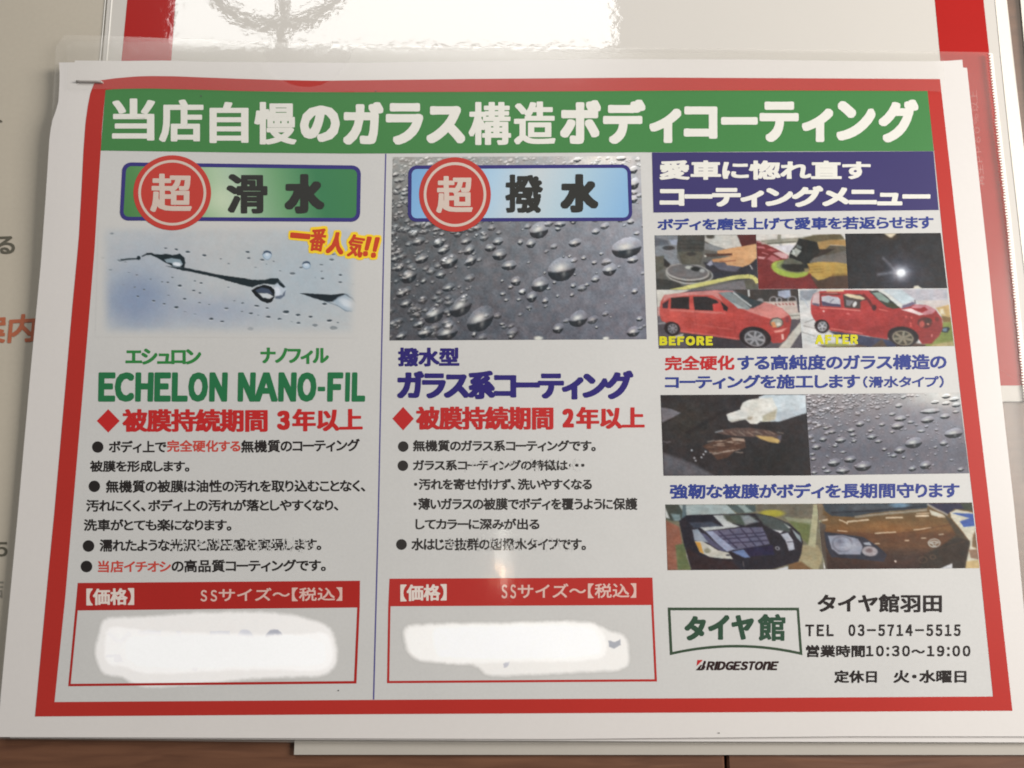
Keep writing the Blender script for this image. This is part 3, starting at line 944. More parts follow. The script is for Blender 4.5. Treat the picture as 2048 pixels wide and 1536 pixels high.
p = Pic([(1512.2, 468.8), (1690, 467.5), (1696.5, 577.3), (1517.2, 578.5)], 1.3, (1505, 460, 10.24), warp=0.28)
p.blur, p.tone = 1, 0.12
p.fill((222, 214, 202))
p.poly([(70, 220), (140, 230), (480, 380), (740, 520), (720, 600), (1200, 600), (1960, 930), (1970, 1210), (110, 1210)], (122, 48, 47), 2)
p.poly([(1140, 600), (1650, 390), (1930, 390), (1960, 720), (1180, 700)], (112, 105, 97), 3)
p.poly([(1400, 300), (1930, 330), (1930, 420), (1500, 520)], (92, 84, 70), 3)
p.line((180, 255), (1300, 160), 82, (152, 147, 130), 3); p.line((300, 285), (900, 240), 26, (100, 98, 82), 3)
p.line((550, 90), (548, 230), 72, (146, 142, 125), 2.5); p.line((575, 290), (590, 400), 50, (175, 172, 168), 3)
p.poly([(440, 330), (600, 320), (760, 300), (870, 300), (770, 460), (700, 470)], (212, 205, 205), 2.5)
p.poly([(420, 475), (560, 440), (735, 510), (705, 585), (600, 575)], (216, 168, 164), 2.5)
p.poly([(300, 595), (390, 510), (570, 590), (430, 655)], (182, 104, 104), 2.5)
p.poly([(90, 330), (240, 345), (260, 385), (95, 370)], (198, 118, 116), 2); p.poly([(110, 545), (270, 555), (230, 600), (120, 580)], (216, 160, 156), 2)
p.poly([(290, 400), (370, 370), (520, 420), (400, 440)], (175, 92, 92), 2.5); p.line((195, 465), (325, 500), 16, (210, 140, 138), 2)
p.line((100, 245), (250, 275), 18, (205, 170, 165), 2)
p.poly([(1180, 930), (1960, 880), (1970, 1210), (1350, 1210)], (82, 62, 50), 5)
p.poly([(1000, 180), (1250, 100), (1800, 80), (1890, 190), (1300, 260)], (104, 92, 66), 3)
p.poly([(1300, 250), (1600, 200), (1905, 195), (1915, 330), (1600, 300), (1500, 380), (1400, 480), (1330, 430)], (168, 133, 82), 3)
p.poly([(1300, 400), (1700, 380), (1480, 500), (1250, 570), (1200, 560)], (56, 46, 40), 3)
p.ell(775, 795, 395, 178, (160, 176, 76), 9, 2.5); p.ell(820, 748, 320, 122, (126, 130, 88), 9, 4); p.ell(620, 740, 120, 70, (138, 146, 90), soft=4)
p.ell(870, 755, 285, 100, (42, 42, 38), 5, 3)
p.poly([(640, 620), (760, 560), (1050, 620), (1000, 700), (640, 700)], (98, 98, 84), 3)
p.poly([(950, 165), (1320, 250), (1385, 450), (1180, 640), (1130, 770), (1000, 650), (740, 560), (780, 430), (900, 280)], (38, 38, 36), 2)
p.poly([(875, 355), (1005, 430), (900, 555), (778, 485)], (166, 166, 155), 2); p.line((820, 400), (860, 500), 30, (200, 200, 190), 2); p.poly([(900, 290), (1010, 340), (990, 400), (890, 350)], (104, 108, 104), 2.5)
p.poly([(1120, 690), (1350, 650), (1700, 660), (1945, 690), (1948, 925), (1650, 930), (1450, 1010), (1350, 1030), (1220, 940), (1150, 860), (1170, 780)], (182, 147, 76), 3)
for yy in (760, 820, 880): p.line((1150, yy), (1450, yy - 20), 12, (150, 118, 58), 3)
p.poly([(1640, 900), (1948, 880), (1948, 935), (1600, 950)], (140, 108, 55), 4, 0.7)
p.poly([(1060, 790), (1160, 780), (1150, 850), (1080, 880)], (140, 125, 88), 3)
p.make('printed_photo', L2 + 0.00001, 'r', fl, 'picture of a yellow pad polisher on a red bonnet')

p = Pic([(1690, 467.3), (1881.5, 465.8), (1894.7, 576.3), (1696.7, 577.5)], 1.5, (1690, 460, 9.309), warp=0.28)
p.blur, p.tone = 1, 0.12
p.fill((43, 42, 43)); p.noise(6, 3, 9)
p.glow(1060, 800, 330, 270, (84, 84, 100), 0.8, 1.4)
for tgt, w in [((600, 832), 46), ((700, 510), 40)]:
    p.line((960, 780), tgt, w, (120, 120, 126), 6, 0.75)
p.line((920, 700), (920, 950), 26, (80, 80, 92), 6, 0.6)
p.glow(1045, 800, 150, 130, (215, 214, 216), 0.95, 2.2); p.ell(1045, 800, 78, 66, (250, 248, 244), soft=4)
p.glow(850, 120, 120, 60, (90, 68, 46), 0.8); p.poly([(720, 60), (960, 60), (880, 135), (830, 135)], (228, 212, 182), 2.5)
p.poly([(1270, 1095), (1290, 1040), (1360, 1035), (1450, 1095)], (222, 212, 190), 2)
p.make('printed_photo', L2, 'r', fl, 'black picture with a bright white lamp spot')


# -- before and after
def wheel(p, x, y, rx, ry, irx, iry, rimc, spokes=7, rot=0.3):
    p.ell(x, y, rx, ry, (48, 42, 44), 12, 2)
    p.ell(x, y, irx, iry, rimc, 12, 2)
    p.ell(x, y, irx * 0.86, iry * 0.86, tuple(c * 0.55 for c in rimc), 12, 2)
    for k in range(spokes):
        a = rot + 2 * math.pi * k / spokes
        p.line((x, y), (x + irx * 0.9 * math.cos(a), y + iry * 0.9 * math.sin(a)), irx * 0.22, rimc, 1.5)
    p.ell(x, y, irx * 0.2, iry * 0.2, rimc, soft=1.5)


p = Pic([(1312.5, 579.7), (1596, 578.2), (1605, 696), (1317.5, 697)], 1.3, (1300, 570, 6.4), warp=0.28)
p.blur, p.tone = 1, 0.12
p.fill((92, 84, 87))
p.poly([(80, 60), (520, 60), (300, 130), (90, 300)], (214, 208, 194), 3)
p.poly([(90, 280), (180, 280), (160, 420), (95, 420)], (196, 150, 140), 4)
p.poly([(95, 400), (180, 390), (200, 480), (100, 500)], (110, 105, 108), 4); p.line((100, 500), (200, 485), 16, (165, 160, 160), 3)
p.poly([(500, 60), (1400, 60), (1200, 90), (800, 80)], (120, 112, 118), 4)
p.poly([(1060, 60), (1910, 55), (1905, 240), (1700, 290), (1400, 260)], (66, 60, 56), 4)
p.line((1262, 60), (1270, 150), 24, (200, 200, 194), 2)
p.poly([(1640, 80), (1790, 60), (1805, 150), (1730, 170), (1640, 140)], (168, 172, 186), 3)
for cx, cy, r in [(1580, 190, 55), (1650, 190, 40), (1820, 190, 60)]: p.ell(cx, cy, r, r * .8, (178, 172, 172), soft=2.4, ring=10)
p.ell(1410, 200, 40, 30, (150, 145, 142), soft=3)
p.poly([(1440, 215), (1880, 205), (1900, 400), (1910, 440), (1750, 430)], (202, 182, 168), 3)
for xx in range(1600, 1850, 45): p.line((xx, 235), (xx + 22, 255), 14, (150, 80, 76), 2)
p.poly([(1760, 370), (1925, 350), (1930, 430), (1780, 440)], (196, 190, 176), 2.5); p.line((1780, 395), (1925, 390), 12, (130, 124, 112), 2)
p.poly([(1640, 815), (1790, 815), (1960, 560), (1960, 430), (1790, 640)], (203, 195, 180), 2)
p.poly([(1900, 60), (1960, 60), (1960, 520), (1930, 460)], (205, 200, 196), 2.5)
p.poly([(400, 610), (1150, 700), (1250, 815), (500, 815)], (62, 56, 60), 5)
p.poly([(320, 650), (430, 625), (420, 655), (330, 680)], (190, 182, 170), 3)
body = [(122, 300), (135, 220), (185, 128), (450, 95), (840, 68), (1060, 80), (1200, 190), (1330, 300), (1460, 225), (1560, 245), (1690, 300), (1790, 390), (1812, 440), (1790, 600), (1740, 700), (1680, 742), (1570, 745), (1400, 560), (1200, 560), (1140, 705), (380, 605), (200, 480), (150, 460), (125, 380)]
p.poly(body, (196, 84, 74), 2, 1, (176, 66, 60), ((700, 250), (900, 640)))
p.poly([(185, 128), (450, 95), (840, 68), (1060, 80), (1040, 92), (870, 98), (930, 210), (800, 130), (500, 130), (240, 170), (160, 225)], (206, 136, 128), 2.5)
p.poly([(250, 312), (500, 322), (800, 335), (960, 350), (960, 372), (500, 348), (250, 330)], (208, 128, 118), 3, 0.7)
p.poly([(1195, 315), (1330, 298), (1460, 222), (1560, 245), (1690, 300), (1780, 385), (1700, 425), (1530, 430), (1350, 370)], (210, 132, 122), 2.5)
p.poly([(870, 98), (1050, 85), (1330, 270), (1260, 318), (1130, 300), (1000, 190)], (136, 142, 140), 2)
p.poly([(1030, 90), (1140, 100), (1300, 180), (1440, 215), (1330, 290), (1290, 300), (1190, 200)], (58, 66, 68), 2.5)
p.line((1060, 90), (1300, 275), 22, (176, 180, 176), 2)
p.poly([(1080, 230), (1220, 300), (1130, 300), (1040, 215)], (180, 184, 180), 3)
p.poly([(160, 240), (240, 190), (228, 300), (160, 292)], (72, 50, 54), 2)
p.poly([(268, 165), (500, 148), (502, 312), (265, 300)], (47, 42, 42), 2)
p.poly([(550, 148), (720, 148), (850, 190), (905, 260), (900, 330), (572, 320)], (48, 43, 43), 2)
p.poly([(905, 210), (1000, 285), (990, 335), (935, 320)], (50, 40, 42), 2)
p.poly([(800, 245), (885, 228), (930, 270), (940, 342), (810, 335)], (204, 76, 70), 2)
p.poly([(920, 335), (965, 345), (950, 370), (915, 350)], (196, 84, 76), 2)
p.line((560, 500), (1060, 570), 14, (205, 100, 90), 3, 0.6); p.line((570, 330), (600, 560), 6, (150, 56, 52), 2, 0.7); p.line((1070, 380), (1090, 640), 6, (150, 56, 52), 2, 0.7)
p.line((380, 590), (1140, 690), 16, (212, 112, 102), 2.5, 0.8)
p.ell(1345, 670, 205, 135, (40, 34, 36), 10, 2.5)
wheel(p, 1342, 685, 172, 118, 135, 100, (158, 154, 154))
p.ell(285, 560, 105, 88, (44, 36, 38), 25, 2.5)
wheel(p, 290, 558, 78, 76, 60, 62, (150, 144, 146))
p.ell(1620, 480, 88, 66, (88, 80, 72), 0, 2); p.ell(1622, 482, 72, 54, (162, 158, 142), 0, 2.5)
p.poly([(1545, 480), (1590, 470), (1620, 540), (1570, 545)], (212, 138, 88), 2.5); p.ell(1645, 500, 28, 22, (215, 208, 190), soft=3)
p.ell(1755, 440, 30, 40, (150, 70, 70), soft=2.5)
p.poly([(1580, 590), (1690, 565), (1760, 545), (1700, 600), (1600, 610)], (225, 150, 136), 2.5)
p.poly([(1680, 630), (1710, 625), (1712, 690), (1685, 700)], (232, 186, 172), 2)
p.make('printed_photo', L2 + 0.00001, 'r', fl, 'picture of a dull red hatchback before coating')

p = Pic([(1596.2, 578.3), (1894.5, 576.8), (1908.5, 692), (1605.2, 696)], 1.3, (1600, 570, 6.4), warp=0.28)
p.blur, p.tone = 1, 0.12
p.fill((214, 211, 204))
p.poly([(0, 70), (230, 60), (130, 200), (0, 200)], (150, 152, 156), 5); p.path([(0, 150), (60, 190), (110, 290)], 14, (190, 192, 196), 3)
for a_, b_ in [((40, 520), (200, 560)), ((20, 600), (190, 655)), ((60, 480), (180, 440))]: p.line(a_, b_, 10, (150, 146, 140), 2)
p.poly([(950, 60), (1880, 50), (1900, 200), (1500, 200), (1300, 230)], (190, 184, 186), 4)
p.poly([(1050, 60), (1300, 60), (1470, 180), (1320, 250)], (196, 204, 204), 4)
p.poly([(1480, 200), (1900, 190), (1910, 300), (1700, 300)], (214, 200, 190), 4)
p.poly([(1740, 290), (1905, 250), (1930, 420), (1820, 400)], (206, 170, 112), 4); p.poly([(1790, 310), (1830, 300), (1860, 380), (1800, 370)], (232, 215, 180), 3)
p.poly([(1810, 400), (1930, 410), (1940, 490), (1830, 480)], (128, 100, 58), 4)
p.poly([(1820, 480), (1945, 470), (1980, 800), (1540, 800), (1760, 640)], (128, 138, 70), 5)
p.poly([(1700, 760), (1960, 720), (1975, 800), (1650, 800)], (176, 160, 112), 5)
p.poly([(1820, 545), (1900, 535), (1925, 560), (1890, 610), (1815, 600)], (44, 48, 50), 2.5); p.poly([(1825, 560), (1885, 548), (1880, 595), (1828, 590)], (116, 142, 156), 2.5)
p.poly([(230, 770), (700, 770), (900, 660), (1120, 690), (1600, 760), (1620, 800), (300, 800)], (88, 70, 60), 5)
p.poly([(290, 750), (500, 745), (700, 780), (350, 795)], (148, 150, 86), 6)
p.poly([(370, 590), (520, 600), (760, 640), (1050, 690), (900, 800), (760, 760), (500, 680)], (66, 68, 88), 4)
p.poly([(1050, 690), (1200, 720), (1240, 800), (1120, 800)], (60, 66, 92), 4)
body = [(135, 300), (140, 210), (175, 120), (260, 78), (560, 65), (900, 68), (1010, 120), (1180, 260), (1300, 300), (1440, 250), (1600, 255), (1740, 320), (1815, 430), (1822, 560), (1780, 650), (1680, 745), (1560, 755), (1440, 570), (1180, 560), (1120, 695), (860, 650), (400, 590), (200, 470), (165, 420), (140, 360)]
p.poly(body, (176, 62, 60), 2, 1, (158, 52, 50), ((700, 250), (900, 640)))
p.poly([(1560, 500), (1815, 440), (1822, 560), (1780, 650), (1690, 745), (1570, 755), (1500, 640)], (136, 52, 50), 7, 0.8)
p.poly([(150, 220), (175, 120), (250, 85), (255, 260), (150, 250)], (208, 180, 176), 3); p.poly([(150, 230), (250, 240), (245, 270), (170, 260)], (100, 90, 104), 2.5)
p.path([(340, 75), (560, 72)], 22, (226, 200, 158), 3); p.path([(280, 115), (480, 105)], 14, (216, 160, 140), 3)
p.poly([(275, 150), (360, 135), (490, 155), (515, 190), (520, 280), (285, 262)], (198, 196, 200), 2.5)
p.poly([(275, 205), (400, 235), (520, 250), (525, 285), (285, 265)], (82, 74, 96), 2.5)
p.line((385, 220), (430, 180), 12, (120, 120, 130), 2)
p.path([(262, 120), (262, 270)], 16, (104, 44, 42), 2); p.path([(268, 115), (520, 120)], 14, (92, 46, 44), 2.5)
p.poly([(550, 120), (780, 118), (860, 190), (790, 200), (770, 300), (568, 290)], (74, 62, 58), 2)
p.poly([(560, 130), (600, 112), (760, 135), (840, 170), (800, 190), (640, 160)], (222, 204, 168), 2.5)
p.poly([(590, 190), (690, 200), (640, 270), (590, 260)], (128, 124, 124), 3); p.ell(700, 245, 22, 38, (222, 220, 214), 25, 2)
p.poly([(770, 215), (860, 210), (900, 280), (910, 315), (790, 315)], (172, 58, 54), 2)
p.path([(800, 120), (880, 200), (950, 300)], 34, (108, 40, 40), 2.5); p.ell(950, 290, 28, 36, (72, 40, 44), soft=2.5)
p.poly([(880, 75), (1000, 68), (1090, 130), (1280, 290), (1200, 305), (1110, 280), (1000, 190)], (58, 58, 54), 2)
p.poly([(920, 95), (1020, 90), (1150, 200), (1120, 230), (1010, 190)], (134, 152, 140), 3); p.poly([(1080, 230), (1190, 230), (1270, 290), (1180, 300)], (66, 70, 50), 3)
p.poly([(985, 66), (1060, 66), (1180, 150), (1310, 262), (1290, 285), (1250, 270), (1100, 130)], (216, 216, 206), 2)
p.poly([(1310, 262), (1440, 215), (1490, 235), (1400, 280), (1300, 300)], (110, 98, 118), 3); p.line((1470, 190), (1475, 240), 16, (120, 110, 110), 2)
p.poly([(1420, 285), (1480, 250), (1640, 262), (1745, 320), (1690, 370), (1600, 385)], (206, 138, 142), 3)
p.poly([(1420, 295), (1540, 300), (1590, 275), (1640, 320), (1560, 355)], (162, 44, 48), 2.5)
p.poly([(1290, 315), (1420, 300), (1590, 375), (1530, 388), (1400, 345)], (236, 212, 206), 2)
p.path([(255, 290), (500, 305), (770, 328)], 12, (226, 140, 124), 2.5); p.line((290, 338), (312, 338), 22, (236, 200, 190), 2); p.ell(615, 370, 24, 12, (215, 110, 104), soft=2)
p.line((395, 560), (800, 620), 14, (214, 116, 104), 2.5); p.line((1010, 310), (1120, 335), 12, (214, 110, 100), 2.5)
for x, y in [(1360, 405), (1430, 420), (1415, 490), (1420, 520)]: p.ell(x, y, 12, 12, (216, 96, 88), soft=3)
p.ell(1600, 480, 96, 72, (92, 44, 42), 0, 3); p.ell(1560, 500, 34, 44, (178, 84, 76), soft=4); p.ell(1640, 460, 44, 36, (74, 52, 48), soft=3); p.ell(1640, 500, 16, 12, (190, 130, 110), soft=2)
p.ell(1755, 440, 30, 30, (110, 44, 42), soft=3); p.line((1690, 630), (1690, 665), 14, (230, 150, 140), 2.5)
p.ell(1320, 655, 200, 122, (38, 32, 34), 8, 2.5)
wheel(p, 1318, 680, 165, 112, 138, 94, (142, 132, 112))
p.ell(280, 530, 98, 84, (40, 32, 34), 25, 2.5)
wheel(p, 285, 530, 72, 76, 58, 62, (190, 186, 186), 5)
p.make('printed_photo', L2, 'r', fl, 'picture of a glossy red hatchback after coating')
yel = ink('yellow_ink', (226, 214, 40), 'r')
put_text('caption', [('BEFORE', [(1320.5, 674), (1424, 673.5), (1424, 689.5), (1320.5, 689.5)], dict(latin=0.5))], L3, yel, fl, 1.7, 1.5)
put_text('caption', [('AFTER', [(1632, 671), (1714.5, 670.5), (1714.5, 686.5), (1632, 687)], dict(latin=0.5))], L3, yel, fl, 1.7, 1.5)

# -- tube picture
p = Pic([(1321, 790), (1611, 788.5), (1622, 951), (1327, 951.5)], 1.4, (1310, 780, 6.4), warp=0.28)
p.blur, p.tone = 1, 0.12
p.fill((50, 45, 46)); p.glow(400, 400, 350, 300, (58, 52, 46), 0.9); p.glow(1500, 900, 500, 300, (38, 36, 35), 0.9)
p.line((400, 560), (900, 260), 40, (40, 36, 36), 8)
p.poly([(75, 225), (200, 240), (330, 292), (210, 360), (85, 418)], (122, 117, 120), 3)
p.path([(100, 655), (150, 672), (200, 660)], 10, (110, 105, 108), 3)
p.poly([(95, 800), (300, 870), (520, 960), (760, 1100), (105, 1100)], (98, 94, 97), 10)
msk = (p.X < 1440) & (p.Y > 905)
p.noise(2.0, 4, 8)
p.poly([(1325, 92), (1400, 62), (1928, 60), (1938, 292), (1590, 402), (1480, 405), (1420, 380)], (206, 213, 213), 2)
p.poly([(1500, 300), (1936, 230), (1938, 292), (1590, 402), (1480, 400)], (192, 198, 200), 5)
p.poly([(1088, 235), (1120, 165), (1200, 125), (1340, 108), (1500, 95), (1570, 240), (1540, 370), (1450, 405), (1350, 402), (1300, 436), (1220, 434), (1150, 370)], (228, 223, 210), 2)
p.poly([(1380, 330), (1560, 250), (1530, 385), (1370, 405)], (186, 178, 152), 5); p.ell(1280, 270, 85, 150, (216, 210, 195), 8, 6, 0.6)
p.poly([(1130, 350), (1250, 340), (1230, 385), (1160, 380)], (170, 160, 140), 4)
p.poly([(915, 320), (940, 302), (1090, 248), (1190, 262), (1180, 372), (985, 410), (940, 392)], (222, 217, 206), 2); p.line((960, 400), (1180, 365), 22, (180, 172, 158), 3, 0.7)
p.poly([(770, 540), (850, 512), (1000, 488), (1200, 484), (1450, 518), (1620, 578), (1605, 672), (1450, 660), (1300, 605), (1050, 592), (900, 575)], (98, 76, 68), 2.5)
for k in range(14):
    x = 850 + k * 55; p.line((x, 520 + rnd.random() * 20), (x + 80, 540 + rnd.random() * 50), 12, rnd.choice([(140, 118, 104), (70, 50, 44), (158, 140, 124)]), 3, 0.7)
p.path([(770, 540), (870, 520)], 16, (140, 142, 142), 3)
p.poly([(1290, 582), (1500, 598), (1600, 640), (1580, 682), (1450, 665), (1340, 620)], (202, 168, 104), 3); p.poly([(1560, 590), (1620, 580), (1600, 660)], (90, 86, 96), 3)
p.poly([(605, 722), (750, 655), (900, 630), (980, 608), (1140, 618), (1165, 735), (1010, 790), (920, 870), (800, 900), (720, 800)], (86, 60, 48), 4)
for k in range(26):
    x = 640 + rnd.random() * 420; y = 640 + rnd.random() * 170
    p.line((x, y), (x + 90, y - 20 + rnd.random() * 30), 9, rnd.choice([(170, 148, 130), (120, 88, 68), (196, 176, 156), (66, 44, 36)]), 2.5, 0.8)
p.poly([(975, 615), (1135, 622), (1150, 660), (1000, 650)], (196, 176, 156), 3, 0.8); p.line((740, 820), (1010, 770), 14, (190, 170, 152), 2.5, 0.8)
for x, y in [(470, 772), (620, 825), (595, 862), (505, 870), (520, 905), (650, 790)]: p.ell(x, y, 12, 12, (200, 200, 200), soft=2)
p.make('printed_photo', L2, 'r', fl, 'picture of a white nozzle and amber resin on black')

# -- small bead picture
p = Pic([(1611.3, 788.4), (1918.5, 785), (1938.5, 946.5), (1622.2, 950.8)], 1.3, (1610, 780, 6.206), warp=0.28)
p.vgrad([(40, (158, 152, 150)), (400, (128, 124, 128)), (750, (106, 104, 111)), (1060, (116, 112, 118))])
p.glow(1700, 60, 420, 160, (226, 220, 208), 0.95); p.glow(1500, 450, 500, 200, (148, 146, 152), 0.6); p.noise(2.4, 5, 2)
for i in range(900):
    x = 20 + 1750 * rnd.random() ** 1.25; y = 45 + 640 * rnd.random() ** 1.5
    if rnd.random() < sst(0.25, 1.0, (x / 1750) * 0.9 + (y / 640) * 0.75): continue
    r = (9 + 16 * rnd.random() ** 2) * (0.7 + y / 700)
    lt = 190 + 20 * rnd.random()
    p.drop(x, y, r * 1.4, r, 0.4, 0.85, (lt, lt - 6, lt - 8), (84, 78, 78))
for i in range(120):
    x = 60 + 1900 * rnd.random(); y = 300 + 730 * rnd.random(); r = 7 + 12 * rnd.random() ** 2
    p.drop(x, y, r * 1.4, r, 0.4, 0.8, (186, 184, 184), (66, 64, 66))
for x, y, rx, ry in [(1360, 655, 105, 68), (1860, 535, 112, 62), (1530, 370, 80, 45), (1570, 265, 122, 34), (1195, 355, 75, 35), (1160, 445, 78, 46), (1185, 745, 68, 46), (1505, 930, 68, 52), (735, 945, 100, 62), (570, 860, 74, 46), (370, 900, 78, 52), (480, 1000, 84, 46), (840, 580, 60, 35), (920, 635, 52, 26), (450, 620, 68, 40), (230, 610, 48, 35), (150, 705, 58, 40), (580, 500, 52, 30), (600, 555, 46, 25), (690, 420, 54, 36), (1730, 660, 52, 36), (1745, 325, 60, 35), (1760, 75, 55, 30), (1755, 165, 50, 25), (1620, 150, 50, 25), (1860, 115, 60, 30), (1885, 185, 55, 30), (1880, 270, 42, 20), (1450, 510, 52, 22), (1090, 300, 45, 25), (1170, 195, 46, 30), (960, 430, 42, 26), (820, 505, 36, 22), (1090, 520, 36, 20), (1110, 815, 42, 28), (1340, 975, 48, 36), (1940, 985, 45, 30), (990, 735, 36, 25), (1045, 790, 24, 16), (1625, 710, 26, 18), (290, 1010, 48, 26), (120, 1025, 42, 25), (110, 855, 36, 22), (100, 795, 32, 22), (240, 965, 32, 22), (480, 770, 48, 18), (380, 690, 38, 25), (340, 520, 48, 28), (270, 470, 42, 25), (1320, 400, 42, 22), (1230, 835, 26, 20), (1225, 90, 36, 20), (615, 630, 38, 25)]:
    p.drop(x, y, rx, ry, 0.45)
p.make('printed_photo', L2 + 0.00001, 'r', fl, 'small grey picture of water beads')

# -- dark car
p = Pic([(1330.5, 1009), (1633.5, 1007.5), (1647.5, 1138.5), (1335, 1140.5)], 1.3, (1320, 1000, 6.206), warp=0.28)
p.blur, p.tone = 1, 0.12
p.fill((120, 112, 90)); p.noise(5, 8, 3)
p.poly([(60, 250), (240, 330), (330, 870), (90, 870)], (150, 96, 76), 4)
p.poly([(190, 560), (300, 540), (390, 870), (220, 870)], (106, 112, 72), 4)
p.poly([(60, 50), (240, 50), (320, 260), (150, 260), (70, 230)], (66, 70, 62), 4); p.poly([(60, 90), (120, 230), (65, 220)], (200, 200, 192), 3); p.poly([(130, 170), (250, 180), (260, 260), (180, 260)], (120, 134, 132), 4)
p.poly([(300, 520), (385, 790), (385, 860), (330, 700)], (196, 186, 176), 3)
p.poly([(1200, 55), (1910, 55), (1890, 220), (1400, 200), (1240, 180)], (112, 104, 88), 3)
p.ell(1390, 165, 150, 45, (170, 158, 58), 0, 5); p.poly([(1540, 210), (1880, 240), (1860, 320), (1620, 290)], (150, 148, 118), 4)
p.poly([(1600, 260), (1870, 300), (1850, 560), (1760, 480)], (112, 118, 72), 6)
p.poly([(1720, 560), (1960, 560), (2030, 700), (1960, 870), (1700, 860)], (164, 150, 114), 5); p.poly([(1600, 780), (1750, 760), (1900, 870), (1600, 870)], (122, 88, 56), 5)
p.poly([(1905, 55), (1968, 55), (1930, 590), (1840, 565)], (176, 170, 134), 2.5)
p.poly([(230, 55), (830, 55), (940, 168), (700, 182), (320, 195)], (168, 177, 172), 3); p.poly([(280, 60), (320, 60), (330, 200), (270, 230)], (90, 104, 106), 3)
p.poly([(820, 55), (1180, 60), (1190, 140), (1120, 160), (960, 165)], (82, 92, 88), 3); p.poly([(960, 60), (1050, 60), (1150, 150), (1060, 155)], (150, 162, 154), 4)
body = [(235, 260), (330, 190), (700, 178), (1180, 165), (1400, 205), (1600, 290), (1740, 410), (1775, 520), (1755, 660), (1720, 760), (1400, 860), (1040, 872), (390, 872), (300, 560)]
p.poly(body, (40, 35, 42), 2.2)
p.poly([(330, 195), (650, 185), (700, 240), (640, 270), (330, 270)], (34, 34, 44), 3); p.poly([(360, 280), (640, 270), (770, 330), (420, 350)], (66, 70, 82), 4)
p.poly([(660, 190), (860, 185), (900, 290), (990, 330), (560, 385), (500, 340), (790, 325)], (186, 187, 182), 3)
p.poly([(780, 185), (1020, 180), (1200, 220), (1060, 320), (940, 300), (830, 260)], (76, 82, 70), 5); p.poly([(1000, 200), (1100, 190), (1230, 270), (1060, 310)], (142, 146, 146), 6)
p.poly([(1180, 170), (1400, 210), (1600, 300), (1620, 400), (1400, 370), (1280, 300)], (78, 84, 80), 5)
p.poly([(630, 385), (1000, 345), (1270, 335), (1365, 548), (930, 622), (760, 520)], (104, 100, 120), 2.5)
for a_, b_ in [((700, 450), (1310, 400)), ((760, 490), (1330, 440)), ((820, 540), (1350, 500)), ((720, 380), (960, 600)), ((860, 365), (1080, 590)), ((1000, 350), (1190, 575)), ((1120, 345), (1290, 560))]: p.line(a_, b_, 16, (62, 56, 78), 2)
p.poly([(560, 385), (650, 390), (790, 500), (930, 612), (830, 645), (700, 530)], (152, 156, 176), 2.5)
p.poly([(480, 400), (560, 420), (820, 640), (760, 640), (600, 540)], (84, 82, 104), 3)
p.poly([(400, 370), (470, 360), (600, 530), (520, 515), (430, 500)], (150, 156, 164), 3)
p.poly([(1040, 600), (1400, 560), (1420, 680), (1110, 700)], (40, 34, 62), 4); p.poly([(890, 640), (1040, 615), (1115, 712), (1050, 718)], (112, 128, 164), 3)
p.poly([(430, 510), (520, 508), (620, 565), (720, 625), (850, 655), (905, 732), (760, 728), (620, 706), (500, 645)], (198, 193, 178), 2)
p.poly([(435, 515), (500, 525), (545, 665), (490, 635)], (208, 152, 70), 2.5); p.ell(590, 630, 40, 30, (140, 138, 118), soft=4); p.ell(845, 685, 30, 14, (90, 88, 90), soft=2)
p.poly([(1500, 425), (1590, 405), (1650, 500), (1672, 610), (1600, 632), (1560, 510)], (182, 182, 188), 2.5); p.line((1575, 520), (1655, 515), 10, (70, 70, 80), 2)
p.poly([(1400, 370), (1530, 382), (1500, 412)], (205, 205, 205), 2.5); p.poly([(1640, 365), (1740, 440), (1760, 530), (1700, 470)], (150, 158, 158), 3); p.poly([(1540, 290), (1630, 345), (1600, 350)], (190, 188, 180), 2.5)
p.ell(1458, 600, 28, 22, (170, 168, 170), 20, 2, 1, 9)
p.path([(1030, 760), (1040, 830)], 10, (110, 96, 92), 2); p.poly([(1420, 872), (1590, 820), (1595, 872)], (205, 202, 200), 2.5)
p.poly([(330, 600), (500, 700), (900, 760), (1000, 870), (395, 870)], (56, 38, 38), 8, 0.8)
p.make('printed_photo', L2, 'r', fl, 'picture of a dark blue car bonnet with window reflections')

# -- brown car
p = Pic([(1633.8, 1007.4), (1944, 1005), (1959, 1136.3), (1648, 1138.4)], 1.3, (1630, 1000, 6.024), warp=0.28)
p.blur, p.tone = 1, 0.12
p.vgrad([(40, (106, 82, 55)), (240, (110, 82, 48)), (350, (128, 88, 50)), (420, (98, 63, 40)), (560, (102, 68, 44)), (640, (72, 52, 42)), (830, (62, 42, 36))])
p.glow(850, 330, 330, 70, (146, 98, 52), 0.6)
p.poly([(20, 40), (100, 40), (90, 180), (160, 200), (60, 260), (20, 200)], (128, 108, 84), 4)
p.poly([(0, 240), (80, 240), (60, 500), (140, 830), (0, 830)], (160, 156, 124), 4); p.poly([(20, 770), (110, 760), (130, 830), (20, 830)], (214, 206, 196), 3)
p.poly([(50, 260), (130, 300), (120, 500), (150, 830), (130, 830), (60, 480)], (84, 72, 62), 4)
p.poly([(90, 40), (1370, 35), (1350, 100), (1000, 125), (700, 155), (450, 205), (200, 190), (120, 130)], (54, 62, 68), 2.5); p.ell(1020, 62, 110, 32, (112, 142, 162), soft=6); p.glow(620, 90, 300, 50, (92, 96, 100), 0.7)
p.path([(200, 150), (700, 130), (1340, 75)], 18, (34, 38, 46), 3)
p.path([(480, 205), (900, 160), (1350, 120)], 26, (150, 138, 118), 4)
